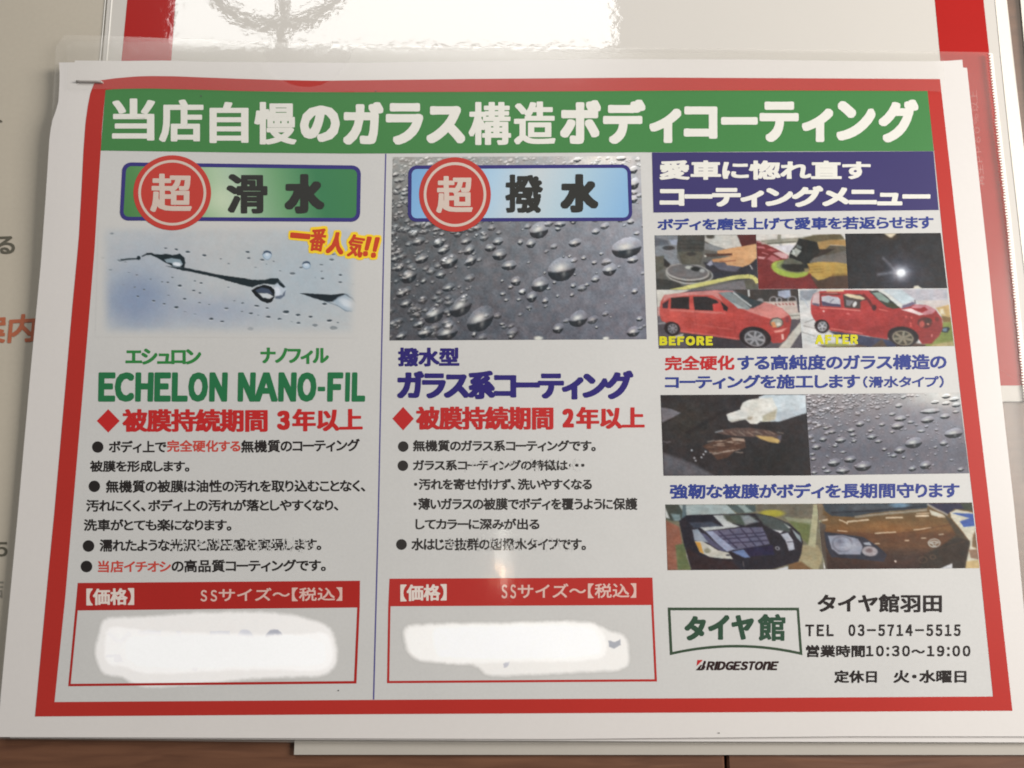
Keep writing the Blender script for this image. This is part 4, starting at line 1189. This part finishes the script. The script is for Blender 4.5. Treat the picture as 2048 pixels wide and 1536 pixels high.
p.poly([(1340, 40), (1850, 35), (1830, 110), (1680, 110), (1600, 170), (1450, 110)], (44, 42, 66), 3); p.poly([(1750, 40), (1900, 35), (1910, 130), (1800, 120)], (62, 66, 52), 4); p.path([(1350, 50), (1460, 110), (1600, 180)], 24, (160, 150, 136), 3)
p.poly([(1380, 120), (1480, 150), (1570, 190), (1480, 200), (1400, 180)], (206, 198, 176), 3)
p.poly([(1630, 150), (1700, 115), (1905, 150), (1985, 830), (1800, 830), (1865, 500), (1760, 360), (1640, 210)], (216, 207, 182), 3)
p.poly([(1650, 160), (1700, 155), (1918, 165), (1925, 312), (1790, 328), (1745, 260), (1860, 215), (1760, 190)], (66, 92, 156), 2.5)
p.poly([(1850, 600), (1970, 590), (1975, 720), (1880, 700)], (150, 116, 92), 3); p.poly([(1905, 420), (1950, 340), (1970, 600), (1890, 560)], (128, 96, 66), 4); p.poly([(1820, 740), (1985, 720), (1985, 830), (1800, 830)], (208, 178, 124), 4)
p.poly([(1560, 180), (1650, 240), (1760, 380), (1868, 510), (1840, 650), (1805, 830), (1300, 830), (1480, 600), (1700, 420)], (78, 66, 50), 5)
p.poly([(1500, 560), (1720, 440), (1865, 500), (1805, 830), (1260, 830), (1320, 650)], (54, 44, 36), 6)
for a_, b_, w in [((395, 262), (645, 235), 18), ((385, 292), (395, 255), 14), ((290, 235), (390, 280), 14), ((85, 245), (155, 235), 20), ((850, 215), (1060, 210), 18), ((1210, 192), (1375, 190), 22), ((1220, 165), (1380, 160), 10), ((1480, 200), (1570, 202), 16), ((720, 402), (975, 385), 14), ((1185, 360), (1400, 335), 12), ((270, 368), (390, 382), 10), ((1080, 488), (1135, 486), 14), ((1280, 462), (1340, 458), 12), ((1490, 420), (1550, 412), 12), ((720, 528), (780, 528), 12)]:
    p.line(a_, b_, w, (222, 200, 170), 2.2, 0.9)
p.path([(140, 390), (500, 400), (760, 420), (1200, 385), (1640, 290)], 10, (96, 58, 36), 3, 0.7)
p.poly([(110, 385), (300, 405), (590, 450), (760, 560), (870, 660), (830, 745), (500, 710), (200, 690), (130, 560)], (52, 52, 62), 2.5)
p.poly([(155, 430), (330, 425), (520, 470), (575, 560), (545, 660), (290, 655), (200, 590)], (152, 152, 162), 2.5)
p.ell(330, 530, 130, 100, (120, 120, 130), 8, 3, 1, 18); p.glow(430, 560, 90, 50, (196, 196, 202), 0.8); p.glow(300, 500, 50, 40, (98, 96, 108), 0.7)
p.poly([(580, 520), (650, 505), (690, 550), (600, 540)], (170, 172, 178), 2.5)
p.ell(660, 618, 95, 60, (176, 166, 166), 6, 2.5); p.ell(650, 610, 40, 26, (130, 112, 112), soft=3)
p.ell(1437, 518, 76, 54, (190, 184, 172), soft=2); p.ell(1437, 518, 60, 40, (116, 84, 56), soft=2); p.ell(1437, 512, 56, 22, (190, 184, 172), 0, 1.5, 1, 11); p.ell(1437, 526, 24, 36, (190, 184, 172), 0, 1.5, 1, 10)
p.path([(900, 640), (1100, 650), (1450, 600), (1800, 500)], 10, (88, 66, 48), 3, 0.6)
p.ell(970, 738, 12, 12, (232, 214, 196), soft=2); p.ell(1300, 720, 50, 40, (96, 76, 60), soft=3, ring=8); p.ell(1420, 690, 36, 30, (104, 82, 64), soft=3, ring=8)
p.poly([(1500, 830), (1652, 762), (1655, 830)], (208, 204, 200), 2.5)
p.make('printed_photo', L2 + 0.00001, 'r', fl, 'picture of a brown car front with headlamp and badge')

# ================================================================== TEXT BLOCKS
gr = ink('green_text_ink', (34, 104, 62), 'l')
gr2 = ink('light_green_text_ink', (44, 118, 56), 'l')
put_text('text_line', [('エシュロン', (251, 697, 402.6, 729), dict(kk=0.3)), ('ナノフィル', (521, 695, 658, 728), dict(kk=0.3))], L2, gr2, fl, 1.7, 1.2)
put_text('product_letter', [(c_, [(a_ + 4.6, 748), (b_ - 3.6, 748), (b_ - 5.2, 800), (a_ + 3.6, 800)] if c_ != 'I' else [(a_ + 5.6, 748), (b_ - 3.0, 748), (b_ - 4.4, 800), (a_ + 4.6, 800)], dict(d=2.6 if c_ in 'I-' else 3.4, dy=3.4 if c_ != '-' else 3.0)) for c_, a_, b_ in [('E', 196, 232), ('C', 229, 270), ('H', 270, 308), ('E', 308, 343), ('L', 343, 377), ('O', 376, 417), ('N', 418, 456), ('N', 475, 512), ('A', 508, 557), ('N', 556, 594), ('O', 594, 634), ('F', 654, 687), ('I', 688, 701), ('L', 703, 732)]] + [('-', [(637, 776), (649, 776), (649, 780), (637, 780)], dict(d=1.5, dy=2.6))], L2, gr, fl, 3.6, 3.2)
redl = ink('red_text_ink', (176, 36, 34), 'l')
redc = ink('red_text_ink_two', (178, 42, 40), 'c')


def diamond(cx, cy, rx, ry, m, parent):
    V = at(np.array([cx - rx, cx, cx + rx, cx]), np.array([cy, cy + ry, cy, cy - ry]), L2)
    mesh_obj('diamond_mark', V, [[0, 1, 2, 3]], m, parent)


diamond(216.5, 841.7, 23, 23.5, redl, fl)
put_text('text_line', [('被膜持続期間', (245, 818, 535.5, 864)), ('年以上', [(587, 819), (723, 818), (723, 860), (587, 862)])], L2, redl, fl, 2.5, 1.3)
put_text('text_line', [('3', (554, 821, 580, 860))], L2, redl, fl, 3.4, 2.4)
diamond(806.3, 837.3, 21.5, 23.5, redc, fl)
put_text('text_line', [('被膜持続期間', (832, 813, 1107, 859.5)), ('年以上', [(1155, 815), (1287, 815), (1287, 856), (1155, 857)])], L2, redc, fl, 2.5, 1.3)
put_text('text_line', [('2', (1125, 817, 1148, 855))], L2, redc, fl, 3.2, 2.4)
nvt = ink('navy_text_ink', (44, 36, 104), 'c')
put_text('text_line', [('撥水型', (796, 695, 919, 733))], L2, nvt, fl, 2.0, 1.5)
put_text('product_name', [('ガラス系コーティング', (794, 741, 1267, 799), dict(kk=0.25, kj=0.6))], L2, nvt, fl, 3.6, 2.6)

blk = ink('black_ink', (34, 30, 28), 'l')
blkc = ink('black_ink_two', (50, 47, 44), 'c')
blkr = ink('black_ink_three', (40, 32, 30), 'r')
rl = ink('thin_red_ink', (182, 66, 54), 'l')
K = dict(kk=0.35)
D = 0.75
for cx, cy, r, m in [(195.5, 894, 11.5, blk), (188.7, 972.6, 11.5, blk), (177, 1092, 11.7, blk), (173, 1133, 11.7, blk), (806.5, 893, 10.6, blkc), (805.8, 931.3, 10.6, blkc), (803, 1089, 10.8, blkc)]:
    disc('bullet', cx, cy, r, r, L2, m, fl, n=24, rings=2)
put_text('text_line', [('ボディ上で', (217.7, 881, 333, 905.7), K), ('無機質のコーティング', [(483, 881), (719, 878), (719, 902), (483, 905)], K)], L2, blk, fl, D)
put_text('text_line', [('完全硬化する', (334, 880, 481, 904), K)], L2, rl, fl, D)
put_text('text_line', [('被膜を形成します。', (180, 921, 379, 944), K)], L2, blk, fl, D)
put_text('text_line', [('無機質の被膜は油性の汚れを取り込むことなく、', [(212.5, 961), (730, 960), (730, 983), (212.5, 985)], K)], L2, blk, fl, D)
put_text('text_line', [('汚れにくく、ボディ上の汚れが落としやすくなり、', [(173, 999.5), (676, 999), (676, 1021), (173, 1023)], K)], L2, blk, fl, D)
put_text('text_line', [('洗車がとても楽になります。', (167.5, 1038, 463, 1062), K)], L2, blk, fl, D)
put_text('text_line', [('濡れたような光沢と膨圧感を実現します。', [(200, 1079), (642, 1077), (642, 1100), (200, 1103)], K)], L2, blk, fl, D)
put_text('text_line', [('当店イチオシ', (196, 1121, 342, 1145), K)], L2, rl, fl, D)
put_text('text_line', [('の高品質コーティングです。', [(344, 1120), (651, 1119), (651, 1142), (344, 1144.5)], K)], L2, blk, fl, D)
put_text('text_line', [('無機質のガラス系コーティングです。', (826, 880, 1191.6, 903), K)], L2, blkc, fl, D)
put_text('text_line', [('ガラス系コーティングの特徴は・・・', (826, 919.5, 1169, 941.5), K)], L2, blkc, fl, D)
put_text('text_line', [('・汚れを寄せ付けず、洗いやすくなる', (828, 957, 1184, 980), K)], L2, blkc, fl, D)
put_text('text_line', [('・薄いガラスの被膜でボディを覆うように保護', (827, 995.5, 1275, 1020), K)], L2, blkc, fl, D)
put_text('text_line', [('してカラーに深みが出る', (831, 1036.6, 1079, 1059.5), K)], L2, blkc, fl, D)
put_text('text_line', [('水はじき抜群の超撥水タイプです。', (823, 1076, 1172, 1101), K)], L2, blkc, fl, D)

# most popular mark
yel2 = ink('halo_yellow_ink', (226, 190, 40), 'l')
orr = ink('orange_red_ink', (184, 62, 34), 'l')
Z = lambda pts: [(450 + x / 6.144, 440 + y / 6.144) for x, y in pts]
pop = [('一', Z([(820, 165), (1035, 185), (1030, 225), (815, 205)])), ('番', Z([(1070, 105), (1255, 112), (1200, 385), (1035, 370)])),
       ('人', Z([(1290, 155), (1480, 170), (1435, 415), (1250, 395)])), ('気', Z([(1545, 175), (1725, 205), (1670, 460), (1500, 440)])),
       ('!!', Z([(1760, 215), (1890, 225), (1835, 455), (1705, 430)]), dict(latin=0.5))]
put_text('popular_mark_halo', pop, L3, yel2, fl, 6.4, 6.4)
put_text('popular_mark', [(g_[0], g_[1], dict(g_[2] if len(g_) > 2 else {}, **(dict(d=1.7, dy=1.1) if g_[0] in '番気' else {}))) for g_ in pop], L4, orr, fl, 2.6, 2.2)

# ---- price boxes
def price_box(hq, BL, BR, th, ref, t1, t2):
    red = ink('price_red_ink_' + ref, (158, 34, 28) if ref == 'l' else (172, 46, 40), ref)
    ph = surf('price_box', quad_grid(hq, 4, 20), L2, red, fl)
    TL, TR, hR, hL = [np.array(q, float) for q in hq]
    BL, BR = np.array(BL, float), np.array(BR, float)
    strip('price_frame', [hL, BL], [hL + (th, 0), BL + (th, -th)], L2, red, ph, 12, 2)
    strip('price_frame', [hR, BR], [hR - (th, 0), BR - (th, th)], L2, red, ph, 12, 2)
    strip('price_frame', [BL, BR], [BL + (th, -th), BR - (th, th)], L2, red, ph, 20, 2)
    wl = mat('price_white_lettering', (0.58, 0.52, 0.48), **INK_COAT)
    put_text('price_title', [('【価格】', t1)], L3, wl, ph, 1.3, 0.9)
    pk = mat('price_pink_lettering', (0.55, 0.38, 0.34), **INK_COAT)
    a, b = t2
    put_text('price_note', [('SS', a, dict(latin=0.7)), ('サイズ～【税込】', b, dict(kk=0.9))], L3, pk, ph, 0.55)


price_box([(155.5, 1165.8), (720, 1161.4), (719.5, 1215), (150.5, 1221)], (136.4, 1372.6), (713, 1367), 5.0, 'l',
          [(174, 1178), (267, 1177), (267, 1209), (174, 1210)], ((401, 1180, 434, 1203), [(438, 1177), (684, 1175), (684, 1201), (438, 1203)]))
price_box([(779, 1157.3), (1305, 1155), (1307, 1210), (776.5, 1212.6)], (774, 1366.4), (1314, 1363), 4.6, 'c',
          [(802, 1170), (892, 1169), (892, 1200), (802, 1202)], ((1003, 1169, 1032, 1197), [(1036, 1168), (1272, 1167), (1272, 1195), (1036, 1197)]))
# redaction scribble, an editing mark built as a white patch over the prices: solid in the middle, feathered at the rim, scraps of the figures left round it
def paint(rect, base, outer, inner, scraps, ref, off):
    x0, y0, x1, y1 = rect
    p = Pic([(x0, y0), (x1, y0), (x1, y1), (x0, y1)], 1.4, (0, 0, 1), warp=0.8)
    p.fill((0, 0, 0)); p.poly(smooth_pts(outer), (1, 1, 1), soft=13)
    p.keep = p.C[..., 0].copy()
    p.fill(base)
    p.poly(smooth_pts(outer), (238, 235, 227), soft=11)
    for f in scraps: f(p)
    for pts, so, a_ in inner: p.poly(smooth_pts(pts), (255, 253, 246), soft=so, a=a_)
    p.nmask = np.full(p.X.shape, 0.12)
    p.make('redaction_scribble', off, ref, fl)


def smooth_pts(pts, n=90):
    P = np.array(list(pts) + [pts[0]], float)
    Q = resample(P, n + 1)[:-1]
    for _ in range(3):
        Q = (np.roll(Q, 1, 0) + 2 * Q + np.roll(Q, -1, 0)) / 4
    return Q


def zz(*pts):
    return [(a_ / 2.926, 1011 + b_ / 2.926) for a_, b_ in pts]


def scraps_left(p):
    p.z = (0, 1011, 2.926)
    p.line((635, 745), (690, 800), 26, (222, 222, 222), 3); p.line((765, 745), (700, 800), 26, (222, 222, 222), 3)
    p.line((805, 745), (945, 745), 24, (226, 226, 226), 3); p.line((1045, 735), (1045, 800), 28, (226, 226, 226), 3)
    p.line((1225, 745), (1345, 745), 22, (222, 222, 222), 3)
    p.ell(1435, 800, 56, 75, (214, 214, 216), soft=3, ring=30); p.ell(1605, 805, 60, 80, (176, 178, 184), soft=3, ring=34)
    p.poly([(622, 870), (700, 870), (722, 918), (672, 918), (665, 890), (622, 890)], (204, 204, 208), 2.5)
    p.poly([(1130, 925), (1168, 925), (1150, 968), (1122, 966)], (206, 206, 208), 2.5)
    p.z = (0, 0, 1)


def scraps_right(p):
    p.z = (680, 1011, 2.926)
    p.poly([(1570, 790), (1610, 800), (1642, 782), (1640, 815), (1605, 836), (1575, 826)], (168, 170, 174), 2.5)
    p.poly([(955, 925), (998, 912), (980, 942), (958, 950)], (196, 196, 200), 2.5)
    p.z = (0, 0, 1)


paint((186, 1216, 690, 1380), (188, 186, 178),
      zz((585, 655), (700, 655), (880, 650), (1120, 628), (1400, 622), (1640, 628), (1800, 660), (1950, 712), (1985, 900), (1960, 960), (1900, 1000), (1640, 1005), (1400, 1020), (1200, 1045), (900, 1062), (765, 1055), (740, 995), (600, 1000), (575, 960), (552, 850), (555, 795), (590, 770)),
      [(zz((620, 700), (860, 735), (1100, 742), (1500, 752), (1760, 755), (1930, 735), (1960, 900), (1900, 975), (1600, 960), (1300, 965), (1000, 985), (790, 980), (740, 930), (640, 950), (600, 880), (620, 800)), 9, 0.75),
       (zz((740, 770), (1100, 765), (1500, 770), (1700, 760), (1900, 800), (1900, 930), (1500, 935), (1100, 950), (780, 935), (730, 860)), 10, 1.0)],
      [scraps_left], 'l', L1 + 0.000015)
paint((793, 1232, 1272, 1362), (190, 188, 181),
      [(680 + a_ / 2.926, 1011 + b_ / 2.926) for a_, b_ in [(362, 700), (560, 690), (900, 685), (1350, 675), (1520, 685), (1565, 745), (1680, 745), (1700, 940), (1660, 965), (1400, 975), (1100, 992), (840, 1000), (815, 930), (700, 930), (520, 915), (420, 905), (385, 850)]],
      [([(680 + a_ / 2.926, 1011 + b_ / 2.926) for a_, b_ in [(380, 715), (560, 700), (900, 695), (1350, 682), (1520, 700), (1562, 800), (1565, 890), (1400, 912), (1100, 915), (700, 925), (520, 905), (430, 895), (395, 830)]], 8, 0.7),
       ([(680 + a_ / 2.926, 1011 + b_ / 2.926) for a_, b_ in [(540, 715), (900, 705), (1350, 700), (1500, 720), (1540, 870), (1300, 895), (900, 900), (560, 890)]], 9, 1.0)],
      [scraps_right], 'c', L1 + 0.000015)
# worn spots where the toner did not take
V, Fc = [], []
gap_rnd = random.Random(3)
for x0, x1, y0, y1, n in [(345, 640, 1078, 1102, 150), (925, 1165, 919, 942, 70), (880, 1150, 1076, 1101, 110)]:
    for _ in range(n):
        x = x0 + (x1 - x0) * gap_rnd.random(); y = y0 + (y1 - y0) * gap_rnd.random()
        w, h = 0.7 + 1.3 * gap_rnd.random(), 1.2 + 2.6 * gap_rnd.random()
        b0 = len(V)
        V += at(np.array([x - w, x + w, x + w * 0.6, x - w * 0.8]), np.array([y + h, y + h, y - h, y - h]), L2 + 0.000014).tolist()
        Fc.append([b0, b0 + 1, b0 + 2, b0 + 3])
tag(mesh_obj('worn_spots', V, Fc, printed, fl), kind='stuff')

# ---- shop block
lg = ink('logo_green_ink', (62, 80, 58), 'r')
TLo, TRo = (1335.4, 1215), (1598, 1215.3)
arc_o = [(1339.8 + (1605 - 1339.8) * t, 1310.4 - 15.4 * 4 * t * (1 - t)) for t in np.linspace(0, 1, 21)]
arc_i = [(1345 + (1599.3 - 1345) * t, 1303.8 - 14.2 * 4 * t * (1 - t)) for t in np.linspace(0, 1, 21)]
strip('logo_frame', [TLo, TRo], [(1341, 1220.6), (1593.5, 1220.8)], L2, lg, fl, 24, 2)
strip('logo_frame', [TLo, (1339.8, 1310.4)], [(1341, 1220.6), (1345, 1303.8)], L2, lg, fl, 10, 2)
strip('logo_frame', [TRo, (1605, 1310.4)], [(1593.5, 1220.8), (1599.3, 1303.8)], L2, lg, fl, 10, 2)
strip('logo_frame', arc_o, arc_i, L2, lg, fl, 30, 2)
lg2 = ink('logo_text_ink', (52, 82, 60), 'r')
put_text('logo_text', [('タ', (1369, 1232, 1412, 1281)), ('イ', (1416.4, 1230, 1459, 1279.6)), ('ヤ', (1463, 1230, 1508, 1279.6))], L2, lg2, fl, 2.8, 2.4)
put_text('logo_text', [('館', (1516, 1228, 1571, 1282))], L2, lg2, fl, 2.2, 1.6)
bk = ink('brand_ink', (48, 28, 26), 'r')
x = 1413.0
for ch, w in zip('RIDGESTONE', [15.5, 5.4, 16, 15.4, 14.2, 14.8, 13.0, 16.6, 14.8, 14.6]):
    q = [(x + 4.6, 1323.6), (x + w + 1.6, 1323.6), (x + w - 2.6, 1339.4), (x + 0.6, 1339.4)]
    put_text('brand_letter', [('n' if ch == 'N' else ch, q)], L2, bk, fl, 1.45, 1.1)
    x += w + 0.2
q = lambda pts: at(np.array([1320 + a / 6.827 for a, b in pts]), np.array([1190 + b / 6.827 for a, b in pts]), L2)
pts = [(487, 1028), (560, 950), (575, 955), (548, 1005), (562, 1005), (600, 900), (628, 900), (628, 930), (610, 955), (622, 985), (600, 1020), (570, 1030)]
mesh_obj('brand_letter', q(pts), [list(range(len(pts)))[::-1]], bk, fl)
pts = [(510, 888), (582, 885), (570, 905), (500, 970)]
mesh_obj('brand_wedge', q(pts), [list(range(4))[::-1]], redi, fl)
put_text('shop_name', [('タイヤ館羽田', (1635, 1188, 1884, 1225), dict(kk=0.8))], L2, blkr, fl, 1.5, 1.2)
put_text('text_line', [('TEL', (1610.5, 1249, 1667.5, 1272.5), dict(latin=0.5)), ('03-5714-5515', (1697, 1248.5, 1921.5, 1272.5), dict(latin=0.55))], L2, blkr, fl, 1.0)
put_text('text_line', [('営業時間', (1612, 1290, 1730, 1314.5)), ('10:30', (1732, 1291, 1820, 1313), dict(latin=0.5)), ('～', (1823, 1299, 1850, 1307)), ('19:00', (1854, 1291, 1941, 1313), dict(latin=0.5))], L2, blkr, fl, 0.95)
put_text('text_line', [('定休日', (1668.6, 1340.5, 1754, 1366)), ('火・水曜日', (1787, 1340, 1933, 1366))], L2, blkr, fl, 1.1, 0.9)

# specks of ink and dust
sp = mat('speck_ink', (0.05, 0.05, 0.05))
for x, y, r in [(402, 192, 1.6), (677, 1381, 1.3), (1438, 1466, 1.4), (752, 182, 1.2)]:
    disc('speck', x, y, r, r, L6, sp, fl, n=8, rings=2)

# ================================================================== CLEAR FOLDER
fo = root('clear_folder', (0, 0, 0.003), 'clear plastic folder holding the flyer, milky edges showing at the top and right', 'folder')
backf = film_mat('milky_film', 0.12, (0.76, 0.73, 0.68), 0.05, 0.16)
frontf = film_mat('clear_film', 0.035, (0.80, 0.78, 0.74), 0.018, 0.34)


def round_corner(pts_a, corner, pts_b):
    return pts_a + [corner] + pts_b


b_top = [(112, 92), (114, 80), (122, 72), (134, 69.5), (250, 73), (400, 78.5), (530, 84), (700, 90), (1000, 93.5), (1400, 97), (1700, 100.5), (1921, 103.5), (1960, 104), (1979, 104.5)]
b_left = [(112, 92), (110, 130), (104, 220), (90, 400), (70, 640), (36, 1000), (-10, 1478)]
b_right = [(1979, 104.5), (1987, 185), (2016, 440), (2047, 760), (2130, 1488)]
b_bot = [(-10, 1480), (300, 1483), (590, 1486.5), (1000, 1488.5), (2130, 1489)]
surf('back_film', coons(b_top, b_right, b_bot, b_left, 40, 60), -0.0012, backf, fo, True)
f_top_l = [(134, 88), (150, 83), (300, 84), (420, 86.5), (518, 88), (523, 90), (527, 100), (531, 122)]
# left lip, notch and right lip of the front film, down to the printed frame where it clings clear to the paper
strip('front_film', f_top_l, [(134, 179), (200, 178), (300, 176.5), (400, 179), (480, 181.5), (510, 182), (520, 182.5), (531, 183)], 0.0010, frontf, fo, 40, 10)
notch = [(531, 122), (545, 143), (562, 158), (580, 168), (600, 173), (620, 174), (642, 170), (660, 161), (676, 149), (690, 132), (698, 120), (703, 108), (708, 97)]
strip('front_film', notch, [(531 + 177 * t, 183 + 1.5 * math.sin(math.pi * t)) for t in np.linspace(0, 1, 13)], 0.0010, frontf, fo, 40, 4)
strip('front_film', [(708, 97), (1000, 101), (1235, 106), (1500, 105), (1800, 105.5), (1877, 106), (1884, 112), (1888, 121)],
      [(708, 184), (1000, 183), (1235, 181.5), (1500, 180), (1700, 180.5), (1800, 181), (1855, 181.8), (1889, 184)], 0.0010, frontf, fo, 60, 8)
# welded right edge with its row of small teeth
seamm = mat('weld_seam', (0.80, 0.76, 0.70), rough=0.3, coat=1.0, coat_rough=0.1)
V, Fc = [], []
A = np.array([(1979, 108), (1987, 185), (2016, 440), (2047, 760), (2070, 960)], float)
S = resample(A, 150)
for i, (x, y) in enumerate(S):
    w = 3.2 if i > 22 else 1.6
    w *= 0.8 + 0.4 * rnd.random()
    b0 = len(V)
    a = at(np.array([x - w, x + 5, x + 5, x - w]), np.array([y - 1.1, y - 1.8, y + 1.8, y + 1.1]), -0.0008)
    lo = a - np.array([0, 0, 0.0004])
    V += a.tolist() + lo.tolist()
    Fc += [[b0 + 3, b0 + 2, b0 + 1, b0]] + [[b0 + k, b0 + (k + 1) % 4, b0 + 4 + (k + 1) % 4, b0 + 4 + k] for k in range(4)]
tag(mesh_obj('weld_teeth', V, Fc, seamm, fo), kind='stuff')
strip('weld_seam', A + np.array([1.5, 0]), A + np.array([6.5, 0]), -0.0009, seamm, fo, 30, 2)
# embossed writing in the film beside the flyer
emb = film_mat('embossed_film', 0.11, (0.80, 0.74, 0.70), 0.05, 0.3)
q = [(1936, 176), (1958, 372), (1974, 370), (1952, 174)]
put_text('embossed_lettering', [('再生PP60%以上', [(1955.5, 372), (1940, 182), (1954, 181), (1969.5, 371)][::1], dict(latin=0.6))], -0.0010, emb, fo, 0.0)

# ================================================================== STAPLE
steel = mat('steel', (0.34, 0.32, 0.30), rough=0.4, metal=0.3, grain=0.05)


def tube(path, r, n=8):
    path = [Vector(p) for p in path]
    V, Fc = [], []
    for i, p in enumerate(path):
        d = (path[min(i + 1, len(path) - 1)] - path[max(i - 1, 0)]).normalized()
        up = Vector((0, 1, 0)) if abs(d.y) < 0.9 else Vector((1, 0, 0))
        s = d.cross(up).normalized(); t = s.cross(d)
        for k in range(n):
            a = 2 * math.pi * k / n
            V.append(p + (s * math.cos(a) + t * math.sin(a)) * r)
    for i in range(len(path) - 1):
        for k in range(n):
            Fc.append([i * n + k, i * n + (k + 1) % n, (i + 1) * n + (k + 1) % n, (i + 1) * n + k])
    Fc.append(list(range(n))[::-1]); Fc.append([(len(path) - 1) * n + k for k in range(n)])
    return np.array([tuple(v) for v in V]), Fc


a = at(152.5, 162.5, 0.0006); b = at(203, 163.5, 0.0006)
path = [a - [0, 0, .0012], a - [0, 0, .0004]] + [a * (1 - t) + b * t for t in np.linspace(0.02, 0.98, 8)] + [b - [0, 0, .0004], b - [0, 0, .0012]]
V, Fc = tube([tuple(map(float, q_)) for q_ in path], 0.00036, 10)
o = mesh_obj('staple', V, Fc, steel, None, smooth=True)
tag(o, 'small steel staple across the top left corner of the flyer', 'staple')

# ================================================================== ROOM ABOVE: hanging ring below the ceiling panel, seen only as a reflection in the card
dark = mat('dark_iron', (0.03, 0.03, 0.03), rough=0.5)
c0 = np.array([-0.486, 1.190, 1.36])
hr = root('hanging_ring', tuple(c0), 'dark ring with a crossbar hanging below the ceiling panel, mirrored in the laminated card', 'ring')
R0 = 0.160
ringp = [(float(c0[0] + R0 * math.cos(t)), float(c0[1] + R0 * math.sin(t)), float(c0[2])) for t in np.linspace(0, 2 * math.pi, 49)]
V, Fc = tube(ringp, 0.0150, 12)
mesh_obj('ring', V, Fc, dark, hr, smooth=True)
V, Fc = tube([(c0[0] + 0.012, c0[1] + 0.14, c0[2]), (c0[0] + 0.015, c0[1] - 0.235, c0[2])], 0.012, 10)
mesh_obj('crossbar', V, Fc, dark, hr, smooth=True)
V, Fc = tube([(c0[0], c0[1] + 0.14, c0[2]), (c0[0], c0[1] + 0.14, 1.5)], 0.006, 8)
mesh_obj('hanger', V, Fc, dark, hr, smooth=True)
for o in bpy.data.objects:
    if '_o' in o: del o['_o']
